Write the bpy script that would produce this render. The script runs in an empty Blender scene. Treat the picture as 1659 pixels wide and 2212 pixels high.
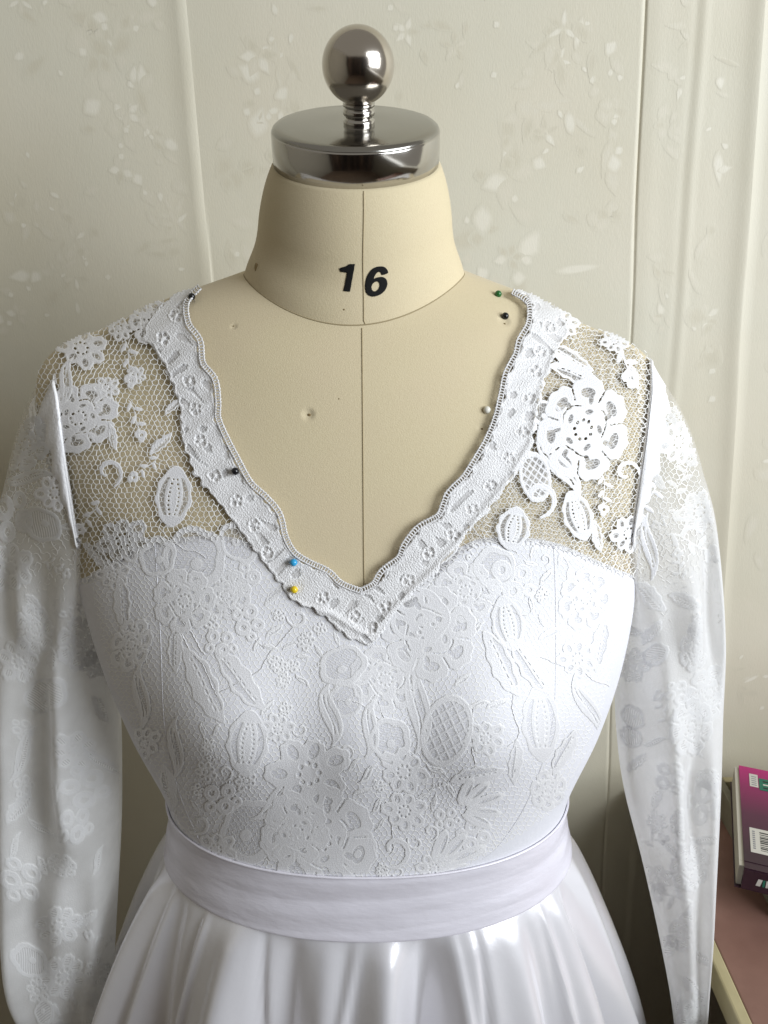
import bpy, math, random
import numpy as np
from mathutils import Vector, Matrix
from mathutils.bvhtree import BVHTree

R = math.radians
rng = np.random.default_rng(7)
random.seed(7)
scene = bpy.context.scene
COL = scene.collection

# ------------------------------------------------------------------ camera, world, lamps, exposure
CAM = np.array([0.0145, -0.57, 1.55]); PITCH = R(20.0)
PW, PH, FPX = 1659.0, 2212.0, 1791.0          # photograph frame (px) and focal length in those px
cam = bpy.data.cameras.new('camera'); cam.sensor_fit = 'VERTICAL'; cam.sensor_height = 24.0
cam.lens = FPX / PH * 24.0; cam.clip_start = 0.02; cam.clip_end = 50
co = bpy.data.objects.new('camera', cam); COL.objects.link(co)
co.location = CAM; co.rotation_euler = (R(90) - PITCH, 0, 0)
scene.camera = co
scene.render.resolution_x, scene.render.resolution_y = 768, 1024

world = bpy.data.worlds.new('World'); scene.world = world; world.use_nodes = True
bg = world.node_tree.nodes['Background']
bg.inputs[0].default_value = (0.92, 0.87, 0.78, 1); bg.inputs[1].default_value = 0.255

def lamp(name, loc, target, sx, sy, power, color):
    l = bpy.data.lights.new(name, 'AREA'); l.shape = 'RECTANGLE'; l.size = sx; l.size_y = sy
    l.energy = power; l.color = color
    o = bpy.data.objects.new(name, l); COL.objects.link(o); o.location = loc
    d = Vector(target) - Vector(loc); o.rotation_euler = d.to_track_quat('-Z', 'Y').to_euler()
    return o
win = lamp('window_light', (1.85, -1.42, 2.05), (0.0, 0.05, 1.55), 1.7, 1.5, 47.0, (0.90, 0.95, 1.0)); win.data.spread = R(140)

scene.view_settings.view_transform = 'Standard'; scene.view_settings.look = 'None'
scene.view_settings.exposure = 0.27; scene.view_settings.gamma = 1.0
scene.cycles.max_bounces = 8; scene.cycles.transparent_max_bounces = 16
scene.cycles.caustics_reflective = False; scene.cycles.caustics_refractive = False

# ------------------------------------------------------------------ photograph px <-> space
cP, sP = math.cos(PITCH), math.sin(PITCH)
FWD = np.array([0, cP, -sP]); UPV = np.array([0, sP, cP]); RGT = np.array([1.0, 0, 0])
def ray(px, py):
    px, py = np.asarray(px, float), np.asarray(py, float)
    d = FWD + ((px - PW/2)/FPX)[..., None]*RGT + (-(py - PH/2)/FPX)[..., None]*UPV
    return d / np.linalg.norm(d, axis=-1, keepdims=True)
def on_y(px, py, Y):      # where the ray through a px crosses the upright plane y = Y
    d = ray(px, py); t = (np.asarray(Y, float) - CAM[1])/d[..., 1]
    return CAM + d*t[..., None]
def on_z(px, py, Z):
    d = ray(px, py); t = (np.asarray(Z, float) - CAM[2])/d[..., 2]
    return CAM + d*t[..., None]
def project(P):
    V = np.asarray(P, float) - CAM; z = V @ FWD
    return np.stack([PW/2 + FPX*(V @ RGT)/z, PH/2 - FPX*(V @ UPV)/z], -1)

# ------------------------------------------------------------------ materials
def mat(name, color, rough=0.6, metal=0.0, **kw):
    m = bpy.data.materials.new(name); m.use_nodes = True
    b = m.node_tree.nodes['Principled BSDF']
    b.inputs['Base Color'].default_value = (*color, 1); b.inputs['Roughness'].default_value = rough
    b.inputs['Metallic'].default_value = metal
    for k, v in kw.items(): b.inputs[k.replace('_', ' ')].default_value = v
    return m
def nodes(m): return m.node_tree.nodes, m.node_tree.links, m.node_tree.nodes['Principled BSDF']
def noise_bump(m, scale, strength, dist=0.001, detail=3, stretch=(1, 1, 1), prev=None):
    n, l, b = nodes(m)
    tc = n.new('ShaderNodeTexCoord'); mp = n.new('ShaderNodeMapping'); mp.inputs['Scale'].default_value = stretch
    t = n.new('ShaderNodeTexNoise'); t.inputs['Scale'].default_value = scale; t.inputs['Detail'].default_value = detail
    bu = n.new('ShaderNodeBump'); bu.inputs['Strength'].default_value = strength; bu.inputs['Distance'].default_value = dist
    l.new(tc.outputs['Object'], mp.inputs[0]); l.new(mp.outputs[0], t.inputs['Vector']); l.new(t.outputs[0], bu.inputs['Height'])
    if prev is not None: l.new(prev.outputs[0], bu.inputs['Normal'])
    l.new(bu.outputs[0], b.inputs['Normal'])
    return bu
def noise_color(m, c0, c1, scale, detail=4, lo=0.35, hi=0.65, stretch=(1, 1, 1), extra=None):
    n, l, b = nodes(m)
    tc = n.new('ShaderNodeTexCoord'); mp = n.new('ShaderNodeMapping'); mp.inputs['Scale'].default_value = stretch
    t = n.new('ShaderNodeTexNoise'); t.inputs['Scale'].default_value = scale; t.inputs['Detail'].default_value = detail
    cr = n.new('ShaderNodeValToRGB'); e = cr.color_ramp.elements
    e[0].position, e[1].position = lo, hi; e[0].color, e[1].color = (*c0, 1), (*c1, 1)
    l.new(tc.outputs['Object'], mp.inputs[0]); l.new(mp.outputs[0], t.inputs['Vector']); l.new(t.outputs[0], cr.inputs[0])
    out = cr.outputs[0]
    if extra:
        c2, sc2, f2 = extra
        t2 = n.new('ShaderNodeTexNoise'); t2.inputs['Scale'].default_value = sc2; t2.inputs['Detail'].default_value = 5
        l.new(tc.outputs['Object'], t2.inputs['Vector'])
        mr = n.new('ShaderNodeMapRange'); mr.inputs[1].default_value = 0.45; mr.inputs[2].default_value = 0.7; mr.inputs[4].default_value = f2
        mx = n.new('ShaderNodeMix'); mx.data_type = 'RGBA'; mx.inputs['B'].default_value = (*c2, 1)
        l.new(t2.outputs[0], mr.inputs[0]); l.new(mr.outputs[0], mx.inputs['Factor']); l.new(out, mx.inputs['A']); out = mx.outputs['Result']
    l.new(out, b.inputs['Base Color'])

M = {}
M['wall'] = mat('wallpaper', (0.5, 0.48, 0.4), 0.55)
noise_color(M['wall'], (0.61, 0.565, 0.44), (0.635, 0.61, 0.505), 3.2, 4, 0.35, 0.68, extra=((0.665, 0.615, 0.50), 7.0, 0.55))
bu = noise_bump(M['wall'], 9, 0.25, 0.004, 3)
noise_bump(M['wall'], 420, 0.22, 0.0006, 2, (1.6, 1, .6), bu)
M['print_light'] = mat('wallpaper_print_light', (0.72, 0.685, 0.58), 0.5)
M['print_mid'] = mat('wallpaper_print_mid', (0.655, 0.615, 0.505), 0.55)
M['print_dark'] = mat('wallpaper_print_dark', (0.585, 0.545, 0.43), 0.55)
for k in ('print_light', 'print_mid', 'print_dark'):          # the paper's own colour, tinted where the ink lies
    ink_c = tuple(M[k].node_tree.nodes['Principled BSDF'].inputs['Base Color'].default_value)
    bpy.data.materials.remove(M[k]); M[k] = M['wall'].copy(); M[k].name = 'wallpaper_' + k
    n, l, b = nodes(M[k]); a = n.new('ShaderNodeAttribute'); a.attribute_name = 'ink'
    mr = n.new('ShaderNodeMapRange'); mr.interpolation_type = 'SMOOTHSTEP'; mr.inputs[2].default_value = .6 if k == 'print_light' else .8
    mr.inputs[4].default_value = 1.0 if k == 'print_light' else .85
    mx = n.new('ShaderNodeMix'); mx.data_type = 'RGBA'; mx.inputs['B'].default_value = ink_c
    l.new(b.inputs['Base Color'].links[0].from_socket, mx.inputs['A']); l.new(a.outputs['Fac'], mr.inputs[0]); l.new(mr.outputs[0], mx.inputs['Factor']); l.new(mx.outputs['Result'], b.inputs['Base Color'])
    b.inputs['Roughness'].default_value = 0.48
M['canvas'] = mat('canvas', (0.5, 0.42, 0.27), 0.85)
M['canvas'].node_tree.nodes['Principled BSDF'].inputs['Sheen Weight'].default_value = 0.15
noise_color(M['canvas'], (0.605, 0.515, 0.335), (0.64, 0.553, 0.368), 900, 2, 0.3, 0.7, extra=((0.62, 0.51, 0.36), 14, 0.35))
bu = noise_bump(M['canvas'], 1300, 0.28, 0.0006, 2)
def dent(m, c, r, depth, prev):
    n, l, b = nodes(m); tc = n.new('ShaderNodeTexCoord'); vd = n.new('ShaderNodeVectorMath'); vd.operation = 'DISTANCE'; vd.inputs[1].default_value = c
    mr = n.new('ShaderNodeMapRange'); mr.interpolation_type = 'SMOOTHERSTEP'; mr.inputs[2].default_value = r
    bp = n.new('ShaderNodeBump'); bp.inputs['Strength'].default_value = 1; bp.inputs['Distance'].default_value = depth
    l.new(tc.outputs['Object'], vd.inputs[0]); l.new(vd.outputs['Value'], mr.inputs[0]); l.new(mr.outputs[0], bp.inputs['Height']); l.new(prev.outputs[0], bp.inputs['Normal']); l.new(bp.outputs[0], b.inputs['Normal']); return bp
M['seam'] = mat('seam_thread', (0.33, 0.265, 0.155), 0.9)
M['ink'] = mat('black_print', (0.009, 0.009, 0.009), 0.75, Specular_IOR_Level=0.15)
noise_bump(M['ink'], 1300, 0.4, 0.0005)
M['hole'] = mat('pin_hole_dark', (0.20, 0.14, 0.06), 0.9)
M['chrome'] = mat('chrome', (0.52, 0.50, 0.47), 0.13, 1.0)
noise_bump(M['chrome'], 30, 0.03, 0.002, 3)
M['chrome_dimmed'] = mat('chrome_dim_reflection', (0.37, 0.36, 0.335), 0.17, 1.0); noise_bump(M['chrome_dimmed'], 50, 0.04, 0.002, 3)  # same chrome as the cap; darker base colour paints in a dimmer reflection
M['ball'] = mat('brushed_steel', (0.57, 0.525, 0.47), 0.17, 1.0)
noise_bump(M['ball'], 60, 0.025, 0.002, 4)

def cloth(name, color, rough, trans=0.0, bump=(1500, 0.35), spec=0.4):
    m = mat(name, color, rough); b = m.node_tree.nodes['Principled BSDF']
    b.inputs['Sheen Weight'].default_value = 0.2; b.inputs['Specular IOR Level'].default_value = spec
    if bump: noise_bump(m, bump[0], bump[1], 0.0008, 2)
    return m
M['lining'] = cloth('white_lining', (0.775, 0.775, 0.82), 0.6, bump=(260, 0.25))
M['lace'] = cloth('lace_thread', (0.90, 0.895, 0.905), 0.42, bump=(1400, 0.4), spec=0.5)
def threads(m, thin, dense, openness=0.75):
    n, l, b = nodes(m)
    def at(nm): a = n.new('ShaderNodeAttribute'); a.attribute_name = nm; return a.outputs['Fac']
    def mth(op, a, c):
        q = n.new('ShaderNodeMath'); q.operation = op
        for k, v in enumerate((a, c)):
            if isinstance(v, (int, float)): q.inputs[k].default_value = v
            else: l.new(v, q.inputs[k])
        return q.outputs[0]
    e, rb_, w = at('edge'), at('rib'), at('win')
    f = mth('MAXIMUM', e, mth('MULTIPLY', rb_, 0.55))
    mx = n.new('ShaderNodeMix'); mx.data_type = 'RGBA'; mx.inputs['A'].default_value = (*thin, 1); mx.inputs['B'].default_value = (*dense, 1)
    l.new(f, mx.inputs['Factor']); l.new(mx.outputs['Result'], b.inputs['Base Color'])
    tr = n.new('ShaderNodeBsdfTransparent'); ms = n.new('ShaderNodeMixShader')
    l.new(mth('MULTIPLY', w, mth('SUBTRACT', openness, mth('MULTIPLY', rb_, 0.45))), ms.inputs[0])
    src = n['Material Output'].inputs[0].links[0].from_socket
    l.new(src, ms.inputs[1]); l.new(tr.outputs[0], ms.inputs[2]); l.new(ms.outputs[0], n['Material Output'].inputs[0])
threads(M['lace'], (0.755, 0.75, 0.775), (0.90, 0.895, 0.90), 0.95)
M['net'] = cloth('net_thread', (0.83, 0.82, 0.80), 0.45, bump=None, spec=0.5)
M['trim'] = cloth('trim_thread', (0.87, 0.865, 0.87), 0.38, bump=(1200, 1.0), spec=0.6)
M['back'] = cloth('trim_backing', (0.66, 0.645, 0.64), 0.8, bump=(900, .5))
M['back2'] = cloth('seam_allowance', (0.86, 0.855, 0.87), 0.6, bump=(500, .6))
M['satin'] = mat('satin', (0.88, 0.865, 0.90), 0.27, 0.34)
b_ = M['satin'].node_tree.nodes['Principled BSDF']; b_.inputs['Specular IOR Level'].default_value = 0.9; b_.inputs['Sheen Weight'].default_value = 0.2
noise_bump(M['satin'], 1500, 0.10, 0.0005, 2, prev=noise_bump(M['satin'], 26, 0.16, 0.004, 4))
def sheer(name, color, alpha, rough=0.6):
    m = cloth(name, color, rough, bump=(900, 0.4)); n, l, b = nodes(m)
    tr = n.new('ShaderNodeBsdfTransparent'); tl = n.new('ShaderNodeBsdfTranslucent'); tl.inputs[0].default_value = (*color, 1)
    m1 = n.new('ShaderNodeMixShader'); m1.inputs[0].default_value = 0.45
    m2 = n.new('ShaderNodeMixShader')
    tc = n.new('ShaderNodeTexCoord'); t = n.new('ShaderNodeTexNoise'); t.inputs['Scale'].default_value = 22; t.inputs['Detail'].default_value = 4
    mr = n.new('ShaderNodeMapRange'); mr.inputs[1].default_value = 0.35; mr.inputs[2].default_value = 0.65
    mr.inputs[3].default_value = alpha - 0.1; mr.inputs[4].default_value = alpha + 0.1
    l.new(tc.outputs['Object'], t.inputs['Vector']); l.new(t.outputs[0], mr.inputs[0])
    sx = n.new('ShaderNodeSeparateXYZ'); zr = n.new('ShaderNodeMapRange'); zr.interpolation_type = 'SMOOTHSTEP'     # one layer of net at the head, lined below
    zr.inputs[1].default_value = 1.30; zr.inputs[2].default_value = 1.40; zr.inputs[3].default_value = 1.0; zr.inputs[4].default_value = 0.22
    mu = n.new('ShaderNodeMath'); mu.operation = 'MULTIPLY'
    l.new(tc.outputs['Object'], sx.inputs[0]); l.new(sx.outputs[2], zr.inputs[0]); l.new(mr.outputs[0], mu.inputs[0]); l.new(zr.outputs[0], mu.inputs[1]); l.new(mu.outputs[0], m2.inputs[0])
    l.new(b.outputs[0], m1.inputs[1]); l.new(tl.outputs[0], m1.inputs[2]); l.new(tr.outputs[0], m2.inputs[1]); l.new(m1.outputs[0], m2.inputs[2])
    l.new(m2.outputs[0], n['Material Output'].inputs[0])
    return m
threads(M['trim'], (0.77, 0.76, 0.765), (0.90, 0.895, 0.90))
M['sheer'] = sheer('sheer_sleeve', (0.93, 0.93, 0.935), 0.84)
M['ghost'] = sheer('sleeve_motif', (0.92, 0.92, 0.92), 0.88); threads(M['ghost'], (0.87, 0.87, 0.88), (0.93, 0.93, 0.93), .6)
for nd in M['ghost'].node_tree.nodes:
    if nd.bl_idname == 'ShaderNodeMapRange' and abs(nd.inputs[1].default_value - 1.30) < .01: nd.inputs[4].default_value = 1.6

M['band'] = mat('satin_band', (0.80, 0.775, 0.845), 0.36, 0.15); noise_bump(M['band'], 1500, 0.12, 0.0005, 2, prev=noise_bump(M['band'], 18, 0.4, 0.005, 4, (1, 1, 3)))
# ------------------------------------------------------------------ mesh helpers
def link(name, me, m, parent=None, smooth=True, kind=None, label=None):
    o = bpy.data.objects.new(name, me); COL.objects.link(o)
    if m is not None: me.materials.append(m)
    if smooth and len(me.polygons): me.polygons.foreach_set('use_smooth', np.ones(len(me.polygons), bool))
    if parent is not None: o.parent = parent
    if kind: o['kind'] = kind
    if label: o['label'] = label
    return o
def mesh(name, V, F, m, parent=None, **kw):
    me = bpy.data.meshes.new(name)
    F = F.tolist() if isinstance(F, np.ndarray) else F
    me.from_pydata([tuple(v) for v in np.asarray(V, float).tolist()], [], F); me.update()
    return link(name, me, m, parent, **kw)
def thing(name, label, cat, loc, group=None):
    o = bpy.data.objects.new(name, None); COL.objects.link(o); o.location = loc; o.empty_display_size = 0.02
    o['label'] = label; o['category'] = cat
    if group: o['group'] = group
    bpy.context.view_layer.update()
    return o
def adopt(child, parent):       # keep the child's world place under a parent that is not at the origin
    child.parent = parent; child.matrix_parent_inverse = Matrix.Translation(parent.location).inverted()
    return child
def grid_faces(nr, nc, wrap=False):
    i = np.arange(nr - 1)[:, None]; j = np.arange(nc if wrap else nc - 1)[None, :]
    j2 = (j + 1) % nc
    return np.stack([i*nc + j, i*nc + j2, (i + 1)*nc + j2, (i + 1)*nc + j], -1).reshape(-1, 4)
def lathe(prof, n=64):          # profile of (r, z) -> verts, faces about z
    prof = np.array(prof, float); th = np.linspace(0, 2*np.pi, n, endpoint=False)
    V = np.stack([prof[:, 0:1]*np.sin(th), -prof[:, 0:1]*np.cos(th), np.repeat(prof[:, 1:2], n, 1)], -1).reshape(-1, 3)
    return V, grid_faces(len(prof), n, True)
def tube(path, r, n=6, closed=False):
    P = np.asarray(path, float); r = np.broadcast_to(np.asarray(r, float), (len(P),))
    T = np.gradient(P, axis=0)
    if closed: T = np.roll(P, -1, 0) - np.roll(P, 1, 0)
    T /= np.linalg.norm(T, axis=1, keepdims=True) + 1e-12
    ref = np.tile(np.array([0.13, 0.2, 1.0]), (len(P), 1)); bad = np.abs(T @ np.array([0, 0, 1.0])) > 0.9; ref[bad] = [0.1, -1, 0.1]
    A = np.cross(T, ref); A /= np.linalg.norm(A, axis=1, keepdims=True); B = np.cross(T, A)
    a = np.linspace(0, 2*np.pi, n, endpoint=False)
    V = P[:, None] + r[:, None, None]*(np.cos(a)[None, :, None]*A[:, None] + np.sin(a)[None, :, None]*B[:, None])
    F = grid_faces(len(P), n, True)
    if closed:
        k = len(P) - 1; j = np.arange(n); j2 = (j + 1) % n
        F = np.concatenate([F, np.stack([k*n + j, k*n + j2, j2, j], -1)])
    return V.reshape(-1, 3), F
def join(parts):
    Vs, Fs, k = [], [], 0
    for V, F in parts:
        Vs.append(np.asarray(V)); Fs.extend((np.asarray(F) + k).tolist() if isinstance(F, np.ndarray) else [[i + k for i in f] for f in F]); k += len(V)
    return np.concatenate(Vs), Fs
def box(x0, x1, y0, y1, z0, z1):
    V = np.array([(x, y, z) for z in (z0, z1) for y in (y0, y1) for x in (x0, x1)], float)
    return V, np.array([(0, 2, 3, 1), (4, 5, 7, 6), (0, 1, 5, 4), (2, 6, 7, 3), (0, 4, 6, 2), (1, 3, 7, 5)])
def bevel(o, w, seg=2):
    md = o.modifiers.new('bevel', 'BEVEL'); md.width = w; md.segments = seg; md.limit_method = 'ANGLE'; return o
def catmull(Y, u):              # Y (K, ...), u in [0, K-1]
    Y = np.asarray(Y, float); K = len(Y); u = np.clip(u, 0, K - 1 - 1e-9); i = u.astype(int); t = u - i
    g = lambda k: Y[np.clip(i + k, 0, K - 1)]
    p0, p1, p2, p3 = g(-1), g(0), g(1), g(2)
    t = t.reshape(t.shape + (1,)*(p1.ndim - t.ndim))
    return 0.5*(2*p1 + (p2 - p0)*t + (2*p0 - 5*p1 + 4*p2 - p3)*t*t + (3*p1 - p0 - 3*p2 + p3)*t**3)
def curve_pts(pts, n, closed=False):
    P = np.array(pts, float)
    if closed: P = np.concatenate([P[-1:], P, P[:2]]); u = np.linspace(1, len(P) - 2, n, endpoint=False)
    else: u = np.linspace(0, len(P) - 1, n)
    return catmull(P, u)

# ------------------------------------------------------------------ setting: wall, floor
WALL_Y = 0.30
def wall_line(p0, p1):          # a seam traced in the photograph -> x(z) on the wall
    a, b = on_y(*p0, WALL_Y), on_y(*p1, WALL_Y)
    return lambda z: a[0] + (b[0] - a[0])*(z - a[2])/(b[2] - a[2])
L1a, L1b = wall_line((348, 0), (398, 600)), wall_line((402, 0), (456, 600))
L2, L3, L4 = wall_line((1396, 0), (1358, 760)), wall_line((1502, 300), (1452, 900)), wall_line((1652, 0), (1550, 1450))
def sm(t): t = np.clip(t, 0, 1); return t*t*(3 - 2*t)
def wall_h(x, z):               # how far the paper stands off the wall
    wob = 0.0012*np.sin(z*9 + 1) + 0.0008*np.sin(z*23)
    h = np.zeros_like(x)
    a, b = L1a(z), L1b(z) + wob                                   # bulging lapped join on the left
    t = (x - a)/(b - a); h += np.where((t > 0) & (t < 1), 0.0027*t**1.6*np.minimum(1, (1 - t)*9), 0)
    b = L2(z) + wob                                               # open crack
    h += -0.0016*np.exp(-((x - b)/0.0013)**2) + 0.0004*np.exp(-((x - b - 0.012)/0.010)**2)
    b = L3(z) + wob
    h += 0.0006*np.exp(-((x - b)/0.005)**2) - 0.0003*np.exp(-((x - b + 0.008)/0.004)**2)
    b = L4(z) - wob
    h += 0.0022*np.exp(-np.where(x < b, ((x - b)/0.011), ((x - b)/0.004))**2) - 0.0004*np.exp(-((x - b + 0.03)/0.014)**2)
    return h + 0.0012*np.sin(x*11 + z*3)*np.sin(z*6.3 + 1)
wall = bpy.data.objects.new('wall', None); COL.objects.link(wall); wall['kind'] = 'structure'
wz = np.linspace(0.0, 2.5, 150)
edges = [lambda z: np.full_like(z, -1.6), L1b, L2, L4, lambda z: np.full_like(z, 1.6)]
for k in range(4):
    n = [260, 260, 130, 200][k]
    t = np.linspace(0, 1, n)
    a, b = edges[k](wz), edges[k + 1](wz)
    X = a[:, None] + (b - a)[:, None]*t; Z = np.repeat(wz[:, None], n, 1)
    V = np.stack([X, WALL_Y - wall_h(X, Z), Z], -1).reshape(-1, 3)
    mesh('wallpaper_strip', V, grid_faces(len(wz), n), M['wall'], wall)
V, F = box(-1.6, 1.6, WALL_Y + 0.012, WALL_Y + 0.10, 0, 2.5)
mesh('wall_core', V, F, mat('plaster', (0.6, 0.58, 0.52), 0.9), wall, smooth=False)
floor_m = mat('floor', (0.20, 0.14, 0.10), 0.5); noise_color(floor_m, (0.16, 0.11, 0.08), (0.24, 0.17, 0.12), 6)
fl = mesh('floor', [(-3, -3, 0), (3, -3, 0), (3, WALL_Y, 0), (-3, WALL_Y, 0)], [(0, 1, 2, 3)], floor_m, smooth=False); fl['kind'] = 'structure'

side_m = mat('side_wall_paint', (0.34, 0.31, 0.25), 0.8); noise_bump(side_m, 40, .2, .002)
V, F = box(-1.42, -1.32, -2.4, WALL_Y - .01, 0, 2.5); o = mesh('added_side_wall', V, F, side_m, smooth=False); o['kind'] = 'structure'  # out of view, added to hold back ambient light from the left
V, F = box(1.00, 1.12, -2.4, WALL_Y - .01, 0, 1.13); o = mesh('added_window_wall', V, F, side_m, smooth=False); o['kind'] = 'structure'      # unseen wall under the window, added to darken the lower wallpaper
V, F = box(0.975, 1.14, -2.4, WALL_Y - .01, 1.131, 1.155); o = mesh('added_window_sill', V, F, mat('sill_paint', (.6, .58, .52), .4), smooth=False); o['kind'] = 'structure'  # unseen ledge, added with that wall to block low window light
# embossed floral print of the wallpaper: petals a fraction of a millimetre proud
def petal2(cx, cz, a, ln, wd, n=9):
    t = np.linspace(0, 1, n); w = wd*np.sin(np.pi*t)**0.8*(0.8 + 0.3*np.sin(3*t + cx*50))
    c, s = math.cos(a), math.sin(a)
    pts = np.concatenate([np.stack([t*ln, w], -1), np.stack([t[::-1][1:-1]*ln, -w[::-1][1:-1]], -1)])
    return np.stack([cx + pts[:, 0]*c - pts[:, 1]*s, cz + pts[:, 0]*s + pts[:, 1]*c], -1)
prints = {'print_light': [], 'print_mid': [], 'print_dark': []}
lvl = [0]
def wall_poly(kind, pts2):
    xm, zm = pts2[:, 0].mean(), pts2[:, 1].mean()
    if any(abs(xm - L(zm)) < mg for L, mg in ((L1b, .022), (L2, .018), (L4, .026), (L3, .012))): return      # the print is worn off along the joins
    lvl[0] += 1
    x, z = pts2[:, 0], pts2[:, 1]
    y = WALL_Y - wall_h(x, z) - 0.00009 - 0.000002*(lvl[0] % 40)
    c = np.array([[x.mean(), y.mean(), z.mean()]])
    V = np.concatenate([c, np.stack([x, y, z], -1)]); n = len(x)
    prints[kind].append((V, [[0, 1 + i, 1 + (i + 1) % n] for i in range(n)]))
def bouquet(px, py, size, k, dens=1.0):
    c = on_y(px, py, WALL_Y); cx, cz = c[0], c[2]; r = random.Random(k)
    for i in range(int(8*dens)):
        a = r.uniform(0, 6.28); d = size*abs(r.gauss(0, 0.55)); x, z = cx + d*math.cos(a), cz + 1.4*d*math.sin(a)
        kd = r.choice(['print_light', 'print_mid', 'print_mid', 'print_dark', 'print_dark'])
        wall_poly(kd, petal2(x, z, a + r.uniform(-.8, .8), size*r.uniform(.2, .6), size*r.uniform(.08, .2)))
    for f in range(1):
        fx, fz = cx + size*r.uniform(-.4, .4), cz + size*r.uniform(-.5, .5); np_ = r.choice([5, 6]); a0 = r.uniform(0, 6)
        for i in range(np_):
            if r.random() < 0.75: wall_poly(r.choice(['print_light', 'print_mid', 'print_dark']), petal2(fx, fz, a0 + i*6.28/np_, size*.28, size*.085))
    for i in range(int(3*dens)):
        x, z = cx + size*r.uniform(-.6, .6), cz + size*r.uniform(-.9, .9)
        wall_poly('print_light', petal2(x, z, r.uniform(0, 6), size*.16, size*.07, 6))
B = [(235, 45, .07), (245, 135, .06), (360, 20, .06), (395, 75, .05), (300, 235, .045), (270, 270, .05), (270, 320, .05), (430, 430, .075), (420, 520, .06), (600, 185, .07), (590, 240, .06),
     (600, 40, .05), (480, 490, .05), (1235, 40, .06), (1228, 100, .05), (1225, 230, .06), (1310, 250, .05), (1085, 500, .11), (1310, 480, .07), (1120, 320, .05), (1420, 230, .05),
     (1470, 170, .05), (1560, 420, .06), (1620, 350, .06), (1480, 560, .05), (1510, 680, .06), (1590, 700, .07), (1610, 830, .07), (1625, 1000, .08), (1600, 1150, .06), (1440, 700, .05),
     (60, 420, .05), (120, 590, .05), (30, 700, .05), (180, 560, .05), (1590, 1480, .06), (1000, 110, .05), (900, 30, .05), (1640, 560, .05), (1050, 560, .06), (1500, 60, .05), (90, 60, .05)]
for k, (px, py, s) in enumerate(B): bouquet(px, py, s, k)
for k in range(14):
    r = random.Random(500 + k); bouquet(r.choice([r.uniform(-600, -50), r.uniform(1700, 2300)]), r.uniform(-300, 2300), r.uniform(.04, .07), 900 + k, 0.7)
for kd, lst in prints.items():
    V, F = join(lst); o = mesh('floral_print', V, F, M[kd], wall, kind='stuff')
    ink = np.concatenate([np.r_[1.0, np.zeros(len(v_) - 1)] for v_, f_ in lst]).astype(np.float32); o.data.attributes.new('ink', 'FLOAT', 'POINT').data.foreach_set('value', ink)

# ------------------------------------------------------------------ torso of the dress form (rings from the neck seam down)
#        zf     zs     zb      a      yf      yb     n
RINGS = np.array([
    (1.4850, 1.5110, 1.530, 0.0725, -0.0620, 0.060, 2.0, -.005),
    (1.4560, 1.4965, 1.508, 0.1180, -0.0790, 0.083, 2.05, -.007),
    (1.4120, 1.4790, 1.475, 0.1560, -0.0940, 0.098, 2.1, -.009),
    (1.3620, 1.4480, 1.420, 0.2090, -0.1060, 0.105, 2.15, -.010),
    (1.3080, 1.3600, 1.350, 0.2050, -0.1150, 0.105, 2.3, -.007),
    (1.2500, 1.2600, 1.260, 0.1960, -0.1220, 0.100, 2.4, -.002),
    (1.1800, 1.1850, 1.185, 0.1830, -0.1120, 0.090, 2.35, 0),
    (1.1000, 1.1030, 1.103, 0.1610, -0.0960, 0.080, 2.25, .001),
    (1.0395, 1.0450, 1.045, 0.1660, -0.0990, 0.085, 2.2, .001),
    (0.9600, 0.9600, 0.960, 0.1800, -0.1120, 0.105, 2.1, 0),
    (0.8500, 0.8500, 0.850, 0.1900, -0.1180, 0.115, 2.1, 0)])
NK = len(RINGS)
def spow(x, p): return np.sign(x)*np.abs(x)**p
def torso0(th, u):
    th, u = np.broadcast_arrays(np.asarray(th, float), np.asarray(u, float))
    P = catmull(RINGS, u.ravel()).reshape(u.shape + (8,))
    zf, zs, zb, a, yf, yb, n, dx = np.moveaxis(P, -1, 0)
    s, c = np.sin(th), np.cos(th)
    x = a*spow(s, 2/n); cc = spow(c, 2/n)
    y = np.where(c >= 0, yf*cc, -yb*cc)
    w = c*c; z = np.where(c >= 0, zs + (zf - zs)*w, zs + (zb - zs)*w)
    bust = sum(np.exp(-((x - sx*0.083)/0.055)**2 - ((z - 1.238)/np.where(z > 1.238, 0.070, 0.056))**2) for sx in (-1, 1))
    y = y - np.where(c > 0, 0.020*bust*np.clip(c*2, 0, 1), 0)
    hollow = np.exp(-((x)/0.03)**2 - ((z - 1.235)/0.06)**2)
    y = y - np.where(c > 0, 0.011*hollow, 0)                       # fabric bridges between the busts
    return np.stack([x + dx, y, z], -1)
def torso(th, u, off=0.0):
    P = torso0(th, u)
    e = 1e-3
    dt = torso0(np.asarray(th) + e, u) - torso0(np.asarray(th) - e, u)
    du = torso0(th, np.clip(np.asarray(u) + e, 0, NK - 1)) - torso0(th, np.clip(np.asarray(u) - e, 0, NK - 1))
    N = np.cross(du, dt); N /= np.linalg.norm(N, axis=-1, keepdims=True) + 1e-15
    return P + N*np.asarray(off)[..., None] if np.ndim(off) else P + N*off
TH = np.linspace(-np.pi, np.pi, 221)[:-1]
UU = np.linspace(0, 7.85, 161)
form = thing('dress_form', 'beige canvas dress form printed 16 under a chrome neck cap, wearing the white dress', 'dress form', (0, 0, 0.85))
tV = torso(TH[None, :], UU[:, None]).reshape(-1, 3); tF = grid_faces(len(UU), len(TH), True)
adopt(mesh('torso', tV, tF, M['canvas']), form)

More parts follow.
